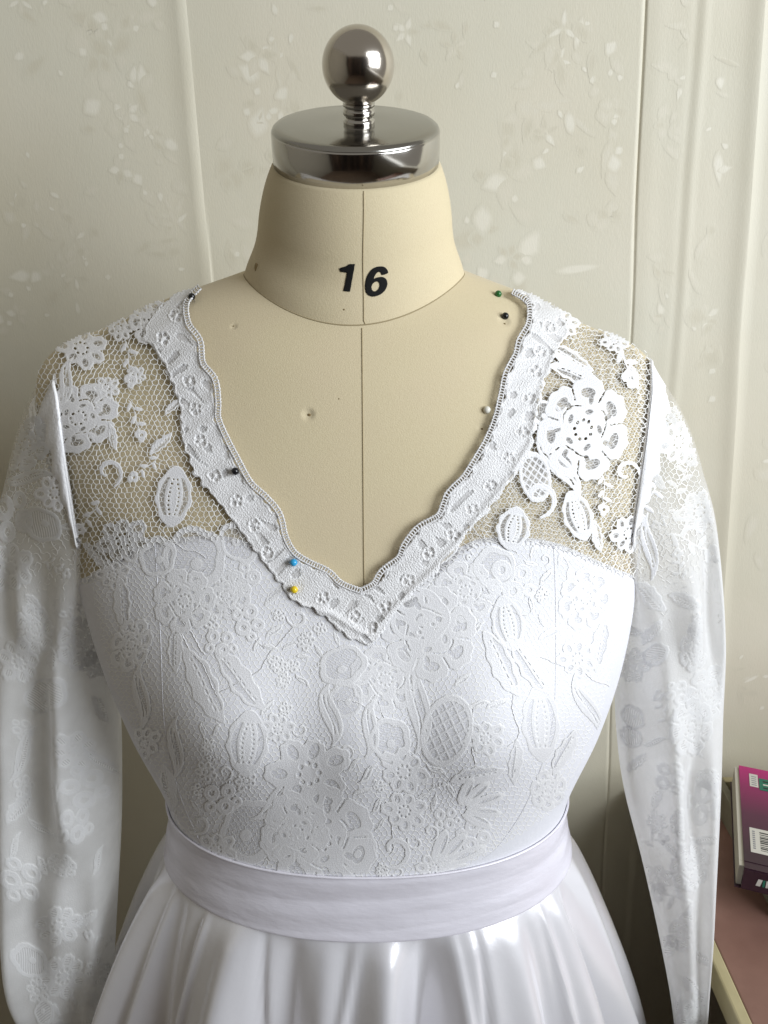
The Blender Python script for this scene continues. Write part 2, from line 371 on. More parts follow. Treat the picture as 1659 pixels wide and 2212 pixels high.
# neck
TILT = R(19.0); AX = np.array([0, -math.sin(TILT), math.cos(TILT)])
capc = np.array([-0.0028, -0.016, 0.0]); capc[2] = on_y(770, 268, capc[1])[2]     # centre of the cap's top
CAPR, CAPH = 0.0515, 0.0250
FX = np.array([0, -math.cos(TILT), -math.sin(TILT)])                          # the cap's own forward direction
def tilted(r, h, th): return capc + np.asarray(h)[..., None]*AX + (r*np.sin(th))[..., None]*RGT + (r*np.cos(th))[..., None]*FX
nt = np.linspace(0, 1, 40)**1.3
seam0 = torso0(TH, 0.0)
Nk = []
for t in nt:
    top = tilted(np.full_like(TH, CAPR - 0.0005), np.full_like(TH, -CAPH + 0.003), TH)
    w = t**1.25
    P = top*(1 - w) + seam0*w
    d = P - P.mean(0); d[:, 2] = 0; d /= np.linalg.norm(d, axis=1, keepdims=True)
    Nk.append(P + d*(0.0010*float(sm(t/.05))*(1 - float(sm((t - .1)/.6))) + 0.0016*math.sin(math.pi*min(1, t*1.6)) - 0.0018*math.exp(-((t - 0.80)/0.14)**2)*(1 - t)*4))
Nk = np.array(Nk)
nV, nF = Nk.reshape(-1, 3), grid_faces(40, len(TH), True)
adopt(mesh('neck', nV, nF, M['canvas']), form)
# chrome cap, stem, ball
prof = [(0.0, -CAPH), (CAPR - .002, -CAPH), (CAPR, -CAPH + .0008), (CAPR + .0003, -0.012), (CAPR, -0.004), (CAPR - .0004, -0.0026), (CAPR - .003, -0.003), (0, -0.003)]
ROT = Matrix.Rotation(TILT, 4, 'X')
def placed(V, off=0.0, dx=0.0):
    Mx = np.array(ROT.to_3x3()); return (np.asarray(V) + [dx, 0, off]) @ Mx.T + capc
V, F = lathe(prof, 128); adopt(mesh('neck_cap', placed(V), F, M['chrome']), form)
V, F = lathe([(CAPR - .0005, -.0026), (CAPR - .0009, -0.0016), (CAPR - .0025, -0.0004), (CAPR - .006, .0003), (0.02, .0006), (0, .0006)], 127); adopt(mesh('cap_top', placed(V), F, M['chrome_dimmed']), form)
V, F = lathe([(0.0093, 0.0), (0.0095, .0004), (0.0095, .0030), (.0082, .0034), (.0082, .0046), (.0092, .0052), (.0096, .0058), (.0096, .0086), (.0086, .0090), (.0086, .0100), (.0096, .0104), (.0096, .0120), (.004, .0135)], 48)
adopt(mesh('stem', placed(V, 0, .0022), F, M['chrome']), form)
BALLR, BALLS = 0.0211, 0.0318
t = np.linspace(-np.pi/2, np.pi/2, 48); V, F = lathe(np.stack([BALLR*np.cos(t) + 1e-6, BALLR*np.sin(t)], -1), 96)
adopt(mesh('ball_finial', placed(V, BALLS, .0022), F, M['ball']), form)

# ------------------------------------------------------------------ px maps of the surfaces (for laying lace, print and pins on them)
class PxMap:
    def __init__(self, V, F, x0, x1, y0, y1, st=4.0):
        bvh = BVHTree.FromPolygons([tuple(v) for v in V], [tuple(f) for f in F])
        self.x0, self.y0, self.st = x0, y0, st
        xs = np.arange(x0, x1 + st, st); ys = np.arange(y0, y1 + st, st)
        D = ray(*np.meshgrid(xs, ys)); P = np.full(D.shape, np.nan); c = Vector(CAM)
        for i in range(D.shape[0]):
            for j in range(D.shape[1]):
                h = bvh.ray_cast(c, Vector(D[i, j]))[0]
                if h is not None: P[i, j] = h
        self.P = P
        dx = np.full(P.shape, np.nan); dy = dx.copy()
        dx[:, 1:-1] = P[:, 2:] - P[:, :-2]; dy[1:-1] = P[2:] - P[:-2]
        N = np.cross(dy, dx); N /= np.linalg.norm(N, axis=-1, keepdims=True) + 1e-15
        N[(N*D).sum(-1) > 0] *= -1
        self.N = N
    def at(self, px, py, off=0.0):
        u = (np.asarray(px, float) - self.x0)/self.st; v = (np.asarray(py, float) - self.y0)/self.st
        H, W = self.P.shape[:2]
        ok = (u >= 0) & (v >= 0) & (u < W - 1) & (v < H - 1)
        uc, vc = np.clip(u, 0, W - 1.001), np.clip(v, 0, H - 1.001); i, j = vc.astype(int), uc.astype(int); a, b = (vc - i)[..., None], (uc - j)[..., None]
        def s(A): return A[i, j]*(1-a)*(1-b) + A[i, j+1]*(1-a)*b + A[i+1, j]*a*(1-b) + A[i+1, j+1]*a*b
        P, N = s(self.P), s(self.N); N = N/(np.linalg.norm(N, axis=-1, keepdims=True) + 1e-15)
        P[~ok] = np.nan
        off = np.asarray(off, float)
        return P + N*(off[..., None] if off.ndim else off)
MT = PxMap(tV, tF, 50, 1470, 560, 2000)
MN = PxMap(nV, nF, 530, 1000, 330, 720)

# ------------------------------------------------------------------ signed-distance cut-outs laid on a surface
def sdf_poly(X, Y, P):          # >0 inside
    P = np.asarray(P, float); out = np.full(X.shape, 1e9); ins = np.zeros(X.shape, bool)
    for (x0, y0), (x1, y1) in zip(P, np.roll(P, -1, 0)):
        ex, ey = x1 - x0, y1 - y0; L = ex*ex + ey*ey + 1e-12
        t = np.clip(((X - x0)*ex + (Y - y0)*ey)/L, 0, 1)
        out = np.minimum(out, (X - x0 - t*ex)**2 + (Y - y0 - t*ey)**2)
        c = ((y0 > Y) != (y1 > Y)); xi = x0 + (Y - y0)*ex/(ey if abs(ey) > 1e-12 else 1e-12)
        ins ^= c & (X < xi)
    d = np.sqrt(out); return np.where(ins, d, -d)
def sdf_line(X, Y, P, w):       # stroke of half-width w (scalar or per vertex)
    P = np.asarray(P, float); w = np.broadcast_to(np.asarray(w, float), (len(P),)); out = np.full(X.shape, -1e9)
    for k in range(len(P) - 1):
        (x0, y0), (x1, y1) = P[k], P[k + 1]; ex, ey = x1 - x0, y1 - y0; L = ex*ex + ey*ey + 1e-12
        t = np.clip(((X - x0)*ex + (Y - y0)*ey)/L, 0, 1)
        out = np.maximum(out, w[k] + (w[k+1] - w[k])*t - np.hypot(X - x0 - t*ex, Y - y0 - t*ey))
    return out
def cutout(name, field, bbox, pmap, m, parent, res=1.7, h=0.0005, base=0.003, cord=0.0003, rim=3.0, relief=None, ribs=0.3, **kw):
    x0, y0, x1, y1 = bbox
    xs = np.arange(x0 - 2*res, x1 + 3*res, res); ys = np.arange(y0 - 2*res, y1 + 3*res, res)
    X, Y = np.meshgrid(xs, ys); f = field(X, Y); w = None
    if isinstance(f, tuple): f, w = f
    keep = (f[:-1, :-1] + f[1:, :-1] + f[:-1, 1:] + f[1:, 1:]) > 0
    if keep.sum() < 3: return None
    cnt = np.zeros(f.shape, int)
    cnt[:-1, :-1] += keep; cnt[1:, :-1] += keep; cnt[:-1, 1:] += keep; cnt[1:, 1:] += keep
    gy, gx = np.gradient(f, res); g2 = gx*gx + gy*gy + 1e-6
    bnd = (cnt > 0) & (cnt < 4)
    s = np.clip(f/g2, -1.2*res, 1.2*res)
    X = np.where(bnd, X - np.clip(s*gx, -res, res), X); Y = np.where(bnd, Y - np.clip(s*gy, -res, res), Y)
    d = np.where(bnd, 0, np.maximum(f, 0))
    hh = base + h*sm(d/rim) + cord*np.exp(-((d - rim*0.8)/(rim*0.55))**2)*(d > 0)
    if w is not None: hh = hh - (h + cord)*0.75*sm(w/1.6)
    if relief is not None: hh = hh + relief(X, Y)*sm(d/rim)
    idx = -np.ones(f.shape, int); sel = cnt > 0
    P = pmap.at(X, Y, hh); good = np.isfinite(P[..., 0]); sel &= good
    kk = keep & good[:-1, :-1] & good[1:, :-1] & good[:-1, 1:] & good[1:, 1:]
    far = lambda a, b: np.linalg.norm(a - b, axis=-1) < .0045          # no face may bridge from one fold to the next
    with np.errstate(invalid='ignore'): k2 = kk & far(P[:-1, :-1], P[1:, 1:]) & far(P[1:, :-1], P[:-1, 1:])
    if k2.sum() < kk.sum() and k2.any():                     # torn at a fold: keep the largest piece
        lab = np.where(k2, np.arange(k2.size).reshape(k2.shape) + 1, 0)
        for _ in range(4000):
            pad = np.pad(lab, 1); nb = np.max([pad[a:a + lab.shape[0], b:b + lab.shape[1]] for a in range(3) for b in range(3)], 0); new = np.where(k2, nb, 0)
            if (new == lab).all(): break
            lab = new
        v, c = np.unique(lab[lab > 0], return_counts=True); k2 = lab == v[np.argmax(c)]
    kk = k2
    if kk.sum() < 3: return None
    idx[sel] = np.arange(sel.sum())
    F = np.stack([idx[:-1, :-1][kk], idx[1:, :-1][kk], idx[1:, 1:][kk], idx[:-1, 1:][kk]], -1)
    used = np.unique(F); re = -np.ones(sel.sum(), int); re[used] = np.arange(len(used))
    o = adopt(mesh(name, P[sel][used], re[F], m, **kw), parent)
    ca, sa = math.cos(ribs), math.sin(ribs)
    edge = np.exp(-(d/2.3)**2)
    if w is not None: edge = np.maximum(edge, np.exp(-(w/1.5)**2))
    rib = 0.5 + 0.5*np.sin((X*ca + Y*sa)*2*np.pi/5.0 + 0.8*np.sin((-X*sa + Y*ca)*.13))
    for nm, A in (('edge', edge), ('rib', rib), ('win', sm(w/1.4) if w is not None else np.zeros_like(f))):
        o.data.attributes.new(nm, 'FLOAT', 'POINT').data.foreach_set('value', A[sel][used].astype(np.float32))
    return o
def bb(P): P = np.asarray(P); return P[:, 0].min(), P[:, 1].min(), P[:, 0].max(), P[:, 1].max()

for px, py, r_, dp in ((666, 895, .0055, .0010), (1041, 925, .0045, .0007), (1089, 692, .0060, .0010), (505, 705, .0035, .0004)):
    bu = dent(M['canvas'], tuple(MT.at(np.array([px]), np.array([py]))[0]), r_, dp, bu)
# printed size number, seams, pin holes on the form
def c1(pts): return np.array(pts, float)*0.2976 + [521.2, 32.9]
one = c1([(710, 1838), (735, 1828), (760, 1822), (785, 1805), (826, 1805), (808, 1905), (790, 2008), (742, 2002), (756, 1935), (768, 1868), (722, 1862)])
six_o = curve_pts(c1([(1066, 1866), (1046, 1832), (1008, 1822), (958, 1836), (920, 1880), (899, 1950), (906, 2012), (938, 2040), (985, 2038), (1032, 2010), (1058, 1965), (1054, 1920), (1025, 1899), (985, 1903), (962, 1912), (972, 1885), (992, 1864), (1010, 1866), (1020, 1884), (1044, 1880)]), 90, True)
six_h = curve_pts(c1([(945, 1975), (958, 1945), (985, 1932), (1003, 1948), (998, 1980), (978, 2002), (955, 2000)]), 30, True)
rough = lambda X, Y: 0.5*np.sin(X*1.9 + Y*.7) + 0.4*np.sin(Y*2.3 - X*.9)
cutout('printed_digit', lambda X, Y: sdf_poly(X, Y, one) + 0.35*rough(X, Y), bb(one), MN, M['ink'], form, res=0.9, h=0.0001, base=0.0004, cord=0)
cutout('printed_digit', lambda X, Y: np.minimum(sdf_poly(X, Y, six_o), -sdf_poly(X, Y, six_h)) + 0.35*rough(X, Y), bb(six_o), MN, M['ink'], form, res=0.9, h=0.0001, base=0.0004, cord=0)
sp = np.stack([np.full(60, 785.0) + 0.8*np.sin(np.linspace(0, 9, 60)), np.linspace(392, 714, 60)], -1); P = MN.at(sp[:, 0], sp[:, 1], 0.0001)
ty = np.linspace(698, 1400, 120); P2 = MT.at(782 + 0.008*(ty - 708), ty, 0.0001)
P = P[np.isfinite(P[:, 0])]; P2 = P2[np.isfinite(P2[:, 0])]
fr = seam0[np.argmin(np.abs(seam0[:, 0] - P[-1, 0]) + 9*(seam0[:, 1] > 0))]; P = np.vstack([P, fr]); P2 = np.vstack([fr, P2])
V, F = join([tube(P, 0.00036, 5), tube(P2, 0.00036, 5)]); adopt(mesh('centre_seam', V, F, M['seam']), form)
V, F = tube(seam0 + [0, 0, -0.0002], 0.0005, 6, True); adopt(mesh('neck_seam', V, F, M['seam']), form)
for (px, py, r) in ((554, 579, 0.0013), (668, 897, 0.0011), (1041, 927, 0.0008), (732, 862, 0.0005), (743, 669, 0.0006), (1090, 700, 0.0007), (505, 705, .0006)):
    mp = MN if py < 690 and 540 < px < 990 else MT
    c = mp.at(np.array([px]), np.array([py]), 0.0)[0]
    if not np.isfinite(c[0]): continue
    t = np.linspace(-np.pi/2, np.pi/2, 7); V, F = lathe(np.stack([r*np.cos(t), r*(2.4 if r > .0012 else 1)*np.sin(t)], -1), 10); adopt(mesh('pin_hole', V*[1, .25, 1] + c, F, M['hole']), form)

# ------------------------------------------------------------------ wedding dress
dress = thing('wedding_dress', 'white long sleeved lace and satin wedding dress pinned onto the dress form', 'wedding dress', (0, 0, 0.0))
def col_u(th, line, u0=0.4, u1=7.0, default=3.6):      # ring parameter where each meridian crosses a line traced in the photograph
    us = np.linspace(u0, u1, 500); P = torso0(th[:, None], us[None, :]); Q = project(P); line = np.array(line, float)
    d = Q[..., 1] - np.interp(Q[..., 0], line[:, 0], line[:, 1])
    out = np.full(len(th), default)
    for i in range(len(th)):
        if math.cos(th[i]) > 0.02:
            k = np.where(d[i] > 0)[0]
            if len(k): out[i] = us[k[0]]
    return out
LT = np.linspace(-np.pi, np.pi, 321)[:-1]
top_line = [(60, 1290), (190, 1243), (250, 1205), (340, 1168), (420, 1156), (500, 1156), (560, 1180), (640, 1260), (720, 1330), (790, 1375), (850, 1330), (930, 1240), (1000, 1170), (1060, 1158), (1140, 1158), (1210, 1172), (1280, 1204), (1345, 1232), (1500, 1290)]
u_top = col_u(LT, top_line, default=3.9)
bk = np.cos(LT) < 0.15; u_top[bk] = np.interp(np.cos(LT[bk]), [-1, 0.15], [3.2, 3.95])
k5 = np.ones(5)/5; u_top = np.convolve(np.concatenate([u_top[-2:], u_top, u_top[:2]]), k5, 'valid')
s = np.linspace(0, 1, 110)[:, None]; LU = u_top[None, :]*(1 - s) + 7.3*s
off = 0.0022*sm(s/0.02)*np.ones_like(LU)
adopt(mesh('bodice_lining', torso(np.broadcast_to(LT, LU.shape), LU, off).reshape(-1, 3), grid_faces(110, len(LT), True), M['lining']), dress)

# waistband with soft horizontal pleats, and its piping
s = np.linspace(0, 1, 60)
u_a, u_b = 7.02, 8.0
BU = (u_a + (u_b - u_a)*s)[:, None]*np.ones((1, len(LT)))
ph = s[:, None] + 0.03*np.sin(2*LT + 1)[None, :] + 0.012*np.sin(5*LT)[None, :]
fold = 0.0011*np.abs(np.sin(ph*np.pi*2.2 + 0.5 + .3*np.sin(3*LT)[None, :]))**0.8*(.6 + .4*np.sin(2.3*LT + 1)[None, :]) + 0.0004*np.sin(ph*15 + 5*LT[None, :])
boff = 0.0032 + fold*.7*sm(s/.1)[:, None]*sm((1 - s)/.05)[:, None] - 0.004*sm((s - .94)/.06)[:, None] + 0.003*s[:, None]
bandV = torso(np.broadcast_to(LT, BU.shape), BU, boff)
adopt(mesh('waistband', bandV.reshape(-1, 3), grid_faces(60, len(LT), True), M['band']), dress)
band = [o for o in COL.objects if o.name == 'waistband'][0]
V, F = tube(torso(LT, np.full_like(LT, 7.02), 0.0036), 0.0010, 8, True)
pp = mesh('piping', V, F, M['band']); pp.parent = band

# skirt: gathered satin
ST = np.linspace(-np.pi, np.pi, 481)[:-1]
sz = np.concatenate([np.linspace(1.052, 0.80, 90), np.linspace(0.79, 0.03, 60)])
base_r = torso0(ST, np.full_like(ST, 7.95)); 
rr = np.hypot(base_r[:, 0], base_r[:, 1]); ux, uy = base_r[:, 0]/rr, base_r[:, 1]/rr
gs = lambda t, c, w: np.exp(-((t - c)/w)**2)
def folds_at(t, d):
    t = t + 0.35*d*np.sin(2*t + .6)
    front = (0.9*gs(t, -1.22, .10) - .5*gs(t, -.95, .10) + 1.0*gs(t, -.52, .11) - .8*gs(t, -.30, .07) + .35*gs(t, -.12, .06) + 0.85*gs(t, .07, .06) - 1.0*gs(t, .24, .07) + .55*gs(t, .55, .16) - .25*gs(t, .74, .05) + .5*gs(t, .95, .08) - .5*gs(t, 1.10, .05) + .4*gs(t, 1.3, .09))
    back = sm((np.abs(t) - 1.4)/.3)*(.6*np.sin(9*t) + .4*np.sin(14*t + 2))
    cr = lambda c, w, a, sl: a*gs(t + sl*d, c, w)      # narrow creases running down from the gathers
    return front + back + .12*np.sin(19*t + 11*d) + .07*np.sin(33*t - 8*d) + cr(-.75, .025, .35, .3) + cr(-.42, .02, -.35, -.4) + cr(-.02, .02, .3, .5) + cr(.34, .025, .35, -.3) + cr(.46, .02, -.25, .2) + cr(.86, .022, .3, .1) + cr(-1.05, .03, .3, .2)
SV = []
for z in sz:
    d = 1.052 - z
    flare = 0.21*sm(d/0.5)*1.0 + 0.38*d**1.25 if d < .25 else None
    grow = 0.255*d**0.78
    amp = 0.0045 + 0.19*d*(1 - 0.9*d) if d < .4 else 0.0045 + 0.19*.4*.64 + (d - .4)*.03
    sh = 0.05*np.sin(ST*5 + d*14)
    f = folds_at(ST, d)
    side = np.abs(ux)**2
    r = rr - 0.001 + grow*(0.55 + 0.45*side) + amp*f*float(sm((d + .004)/.03))
    SV.append(np.stack([ux*r, uy*r, np.full_like(r, z)], -1))
adopt(mesh('skirt', np.array(SV).reshape(-1, 3), grid_faces(len(sz), len(ST), True), M['satin']), dress)

# ---- sleeves: empty sheer tubes hanging at the sides
def sleeve_fn(outer, inner, under, seed, seam):
    sp_ = np.array(seam, float); sv = np.linspace(1, -1, 61); sy = sp_[0, 1] + (sp_[-1, 1] - sp_[0, 1])*(1 - sv)/2; sxx = np.interp(sy, sp_[:, 1], sp_[:, 0])
    arm = MT.at(sxx, sy, 0.0035); okk = np.isfinite(arm[:, 0])          # the armhole, sewn to the body
    arm = np.stack([np.interp(np.arange(61), np.where(okk)[0], arm[okk, c]) for c in range(3)], -1)
    yfr = arm[:, 1].copy(); yfr[:8] = np.interp(np.arange(8), [0, 8], [-.004, yfr[8]]); yfr[-10:] = np.interp(np.arange(10), [0, 9], [yfr[-11], -.002]); arm[:, 1] = yfr
    def armhole(th):
        sn = np.sin(th); A = np.stack([np.interp(-sn, -sv, arm[:, c]) for c in range(3)], -1)
        bk_ = np.cos(th) < 0; A[..., 1] = np.where(bk_, -A[..., 1]*1.3, A[..., 1]); return A
    o_, i_ = np.array(outer, float), np.array(inner, float)
    def fn(th, t, base=False):
        th, t = np.broadcast_arrays(np.asarray(th, float), np.asarray(t, float))
        oy = outer[0][1] + (2330 - outer[0][1])*t; iy = under + (2330 - under)*t**1.12
        ox, ix = np.interp(oy, o_[:, 1], o_[:, 0]), np.interp(iy, i_[:, 1], i_[:, 0])
        O, I = on_y(ox, oy, 0.0), on_y(ix, iy, 0.0); C = (O + I)/2; D = (O - I)/2; hx = np.linalg.norm(D, axis=-1)
        hy = 0.047 + (np.minimum(hx*.8, .05) - 0.047)*sm(t/.35)
        wr = 0.20*np.sin(4*th + 3*t + seed) + 0.12*np.sin(7*th - 6*t + 1) + 0.03*np.sin(2*th + 31*t) + .05*np.sin(5*th + 17*t + seed)
        wr = wr*sm((t - .02)/.25)
        puff = 0.006*np.sin(np.pi*np.clip(t/.16, 0, 1))*np.clip(np.sin(th), 0, 1)
        P = C + D*(np.sin(th)*(1 + puff/np.maximum(hx, 1e-3)))[..., None]
        P[..., 1] -= hy*np.cos(th)*(1 + wr*1.3)
        if base: return P
        P0 = fn(th, np.zeros_like(th), True); return P + (armhole(th) - P0)*(1 - sm(t/.22))[..., None]
    return fn
def tgrid(fn, nt=190, nth=120, t0=0.0, t1=1.0):
    tt = t0 + (t1 - t0)*np.linspace(0, 1, nt)**1.25; th = np.linspace(-np.pi, np.pi, nth + 1)[:-1]
    P = fn(th[None, :], tt[:, None]); k = np.array([.25, .5, .25])
    return P.reshape(-1, 3), grid_faces(nt, nth, True)
sl_o = [(100, 770), (85, 782), (62, 830), (40, 900), (22, 1000), (12, 1100), (4, 1300), (0, 1500), (0, 1750), (8, 1950), (18, 2080), (40, 2150), (70, 2212), (95, 2330)]
sl_i = [(112, 770), (122, 782), (130, 830), (142, 900), (155, 1000), (168, 1100), (205, 1300), (246, 1500), (256, 1700), (256, 1900), (246, 2050), (240, 2150), (234, 2212), (228, 2330)]
sr_o = [(1402, 745), (1418, 762), (1445, 805), (1475, 870), (1503, 960), (1528, 1080), (1541, 1200), (1547, 1350), (1549, 1600), (1546, 1800), (1537, 1950), (1530, 2080), (1526, 2212), (1520, 2330)]
sr_i = [(1396, 745), (1398, 762), (1396, 805), (1392, 870), (1384, 960), (1366, 1080), (1350, 1200), (1338, 1350), (1333, 1550), (1346, 1700), (1386, 1850), (1420, 2000), (1448, 2140), (1458, 2212), (1466, 2330)]
def smooth_line(L):
    P = np.array(L, float); y = np.linspace(P[0, 1], P[-1, 1], 120); x = np.interp(y, P[:, 1], P[:, 0]); k = np.ones(9)/9
    return list(zip(np.convolve(np.r_[np.full(4, x[0]), x, np.full(4, x[-1])], k, 'valid'), y))
f_l, f_r = sleeve_fn(smooth_line(sl_o), smooth_line(sl_i), 1236, 3, [(108, 774), (130, 860), (150, 1000), (168, 1110), (190, 1236)]), sleeve_fn(smooth_line(sr_o), smooth_line(sr_i), 1232, 8, [(1400, 748), (1398, 850), (1384, 960), (1362, 1100), (1346, 1232)])
slV, slF = tgrid(f_l); srV, srF = tgrid(f_r)
sleeve_l = adopt(mesh('sleeve', slV, slF, M['sheer']), dress); sleeve_l['label'] = 'shaded sheer sleeve hanging on the side away from the books'
sleeve_r = adopt(mesh('sleeve', srV, srF, M['sheer']), dress); sleeve_r['label'] = 'bright sheer sleeve hanging beside the books'
ML = PxMap(slV, slF, -10, 270, 740, 2230); MR = PxMap(srV, srF, 1320, 1570, 720, 2230)
# opaque seam allowance folded out along the front of each armhole, and the sewn line itself
for fn, par, wmax in ((f_l, sleeve_l, .040), (f_r, sleeve_r, .046)):
    th = np.linspace(R(84), R(-62), 60); q = np.linspace(0, 1, 8); wd = wmax*np.sin(np.linspace(0.55, np.pi, 60))**.8*(1 + .12*np.sin(np.arange(60)*.9))
    P = fn(th[:, None], wd[:, None]*q[None, :]); c = P.mean((0, 1)); P[..., 1] -= (0.0022*np.sin(np.pi*np.clip(q*.9 + .1, 0, 1))**.6)[None, :] + .0006
    o = adopt(mesh('armhole_seam', P.reshape(-1, 3), grid_faces(60, 8), M['back2']), dress); o.parent = par
    P = fn(np.linspace(-np.pi, np.pi, 120), np.zeros(120)); V, F = tube(P[:-1], .0013, 6, True); o = adopt(mesh('seam_piping', V, F, M['back2']), dress); o.parent = par

# ---- neckline trim traced from the photograph
inL = [(432, 628), (412, 648), (401, 672), (408, 712), (432, 745), (438, 792), (464, 826), (470, 872), (470, 906), (488, 950), (514, 1000), (540, 1046), (574, 1078), (601, 1112), (613, 1160), (634, 1196), (668, 1218), (706, 1236), (734, 1262), (776, 1279)]
inR = [(784, 1278), (812, 1262), (830, 1234), (866, 1206), (879, 1176), (906, 1142), (948, 1118), (962, 1090), (972, 1066), (1004, 1034), (1026, 1000), (1052, 956), (1072, 908), (1084, 858), (1094, 812), (1114, 774), (1122, 744), (1142, 708), (1143, 668), (1128, 650), (1105, 637)]
outR = [(1150, 640), (1200, 668), (1222, 722), (1192, 780), (1168, 836), (1152, 931), (1140, 990), (1107, 1032), (1055, 1100), (1009, 1146), (977, 1196), (932, 1242), (893, 1280), (850, 1326), (812, 1384), (797, 1392)]
outL = [(788, 1388), (760, 1380), (717, 1342), (672, 1312), (632, 1292), (594, 1240), (549, 1182), (506, 1124), (463, 1074), (420, 1021), (398, 952), (392, 868), (366, 806), (343, 764), (312, 736), (330, 690), (372, 652), (405, 632)]
trim_poly = np.array(inL + inR + outR + outL, float)
eyel = [(359, 737), (384, 690), (413, 828), (427, 887), (438, 954), (468, 1026), (514, 1079), (551, 1133), (579, 1193), (698, 1290), (767, 1329), (802, 1351), (830, 1306), (880, 1251), (925, 1195), (977, 1154), (1018, 1098), (1055, 1047), (1093, 989), (1122, 935), (1137, 865), (1151, 807), (1162, 764), (1180, 712)]
def trim_field(X, Y):
    f = sdf_poly(X, Y, trim_poly) + 2.2*np.sin(X*.13 + 2*np.sin(Y*.09)) + 1.6*np.sin(Y*.23 + X*.1) + 1.0*np.sin(X*.5 - Y*.37) + 0.6*np.sin(X*1.1)*np.sin(Y*1.3)
    for k, (ex, ey) in enumerate(eyel):
        for j in range(5 + k % 3):
            a = j*2*math.pi/(5 + k % 3) + k; r = 8.5 + 1.5*math.sin(k*2.1 + j)
            f = np.minimum(f, np.hypot((X - ex - r*math.cos(a)), (Y - ey - r*math.sin(a)))*1.0 - (2.9 + 1.5*math.sin(k*1.7 + j*2.3)))
    w = 5*np.sin(X*.083 + 1.9*np.sin(Y*.047))*np.sin(Y*.094 + 1.7*np.sin(X*.051)) - 2.4 + .8*np.sin(X*.7)*np.sin(Y*.6)
    return f, np.minimum(w, f - 5)
ridge = np.array([(640, 1300), (716, 1322), (795, 1372), (860, 1300), (940, 1222), (1010, 1140), (1090, 1040), (1140, 960), (1160, 850), (1190, 770)], float)
def trim_relief(X, Y):
    return 0.0010*np.exp(-(np.maximum(0, -sdf_line(X, Y, ridge, 0.0))/7)**2) + 0.0004*np.sin(X*.06 + Y*.05 + 2*np.sin(Y*.021))*np.sin(Y*.043 + X*.02) + 0.00009*np.sin(X*.9 + .8*np.sin(Y*.2))*np.sin(Y*.7)
trim = cutout('neckline_trim', trim_field, bb(trim_poly), MT, M['trim'], dress, res=1.5, h=0.0004, base=0.0034, cord=0.00025, rim=4, relief=trim_relief, ribs=.8)
tb = cutout('trim_backing', lambda X, Y: sdf_poly(X, Y, trim_poly) - 7, bb(trim_poly), MT, M['back'], dress, res=3, h=0.0, base=0.0031, cord=0)
tb.parent = trim; tb.matrix_parent_inverse = trim.matrix_parent_inverse
# picot edging: a cord on each side and rungs between them
def picot(line, side):
    C = curve_pts(line, 230); seg = np.r_[0, np.cumsum(np.hypot(*np.diff(C, axis=0).T))]
    n = int(seg[-1]/3.0); q = np.linspace(0, seg[-1], n); C = np.stack([np.interp(q, seg, C[:, 0]), np.interp(q, seg, C[:, 1])], -1)
    T = np.gradient(C, axis=0); T /= np.linalg.norm(T, axis=1, keepdims=True); N = side*np.stack([T[:, 1], -T[:, 0]], -1)
    out = []
    wob = 1.2*np.sin(q*0.9)
    for d, r in ((2.0, .0005), (11.5, .0006)):
        Q = C + N*(d + wob*(d > 5))[:, None] if np.ndim(wob) else C
        P = MT.at(Q[:, 0], Q[:, 1], 0.0042); P = P[np.isfinite(P[:, 0])]; out.append(tube(P, r, 5))
    for i in range(0, n, 2):
        Q = np.stack([C[i] + N[i]*1, C[min(i + 1, n-1)]*.5 + C[i]*.5 + N[i]*7, C[i] + N[i]*(12.5)])
        P = MT.at(Q[:, 0], Q[:, 1], 0.0044)
        if np.isfinite(P).all(): out.append(tube(P, .0005, 4))
    return out
V, F = join(picot(inL + inR, 1)); pe = mesh('picot_edge', V, F, M['trim'], kind='stuff'); pe.parent = trim

# ------------------------------------------------------------------ lace: motifs
def local(c, s, rot, asp=1.0):
    ca, sa = math.cos(rot), math.sin(rot)
    def g(X, Y):
        dx, dy = X - c[0], Y - c[1]
        return (dx*ca + dy*sa)/(s*asp), (-dx*sa + dy*ca)/s
    return g
def wob(X, Y, a=0.5): return a*(np.sin(X*.55 + 1.7*np.sin(Y*.31)) + np.sin(Y*.6 + 1.3*np.sin(X*.27)))*0.6
def ell(u, v, cu, cv, ru, rv, a=0.0):
    ca, sa = math.cos(a), math.sin(a); du, dv = u - cu, v - cv
    p, q = du*ca + dv*sa, -du*sa + dv*ca
    k = np.hypot(p/ru, q/rv); return (1 - k)*min(ru, rv)

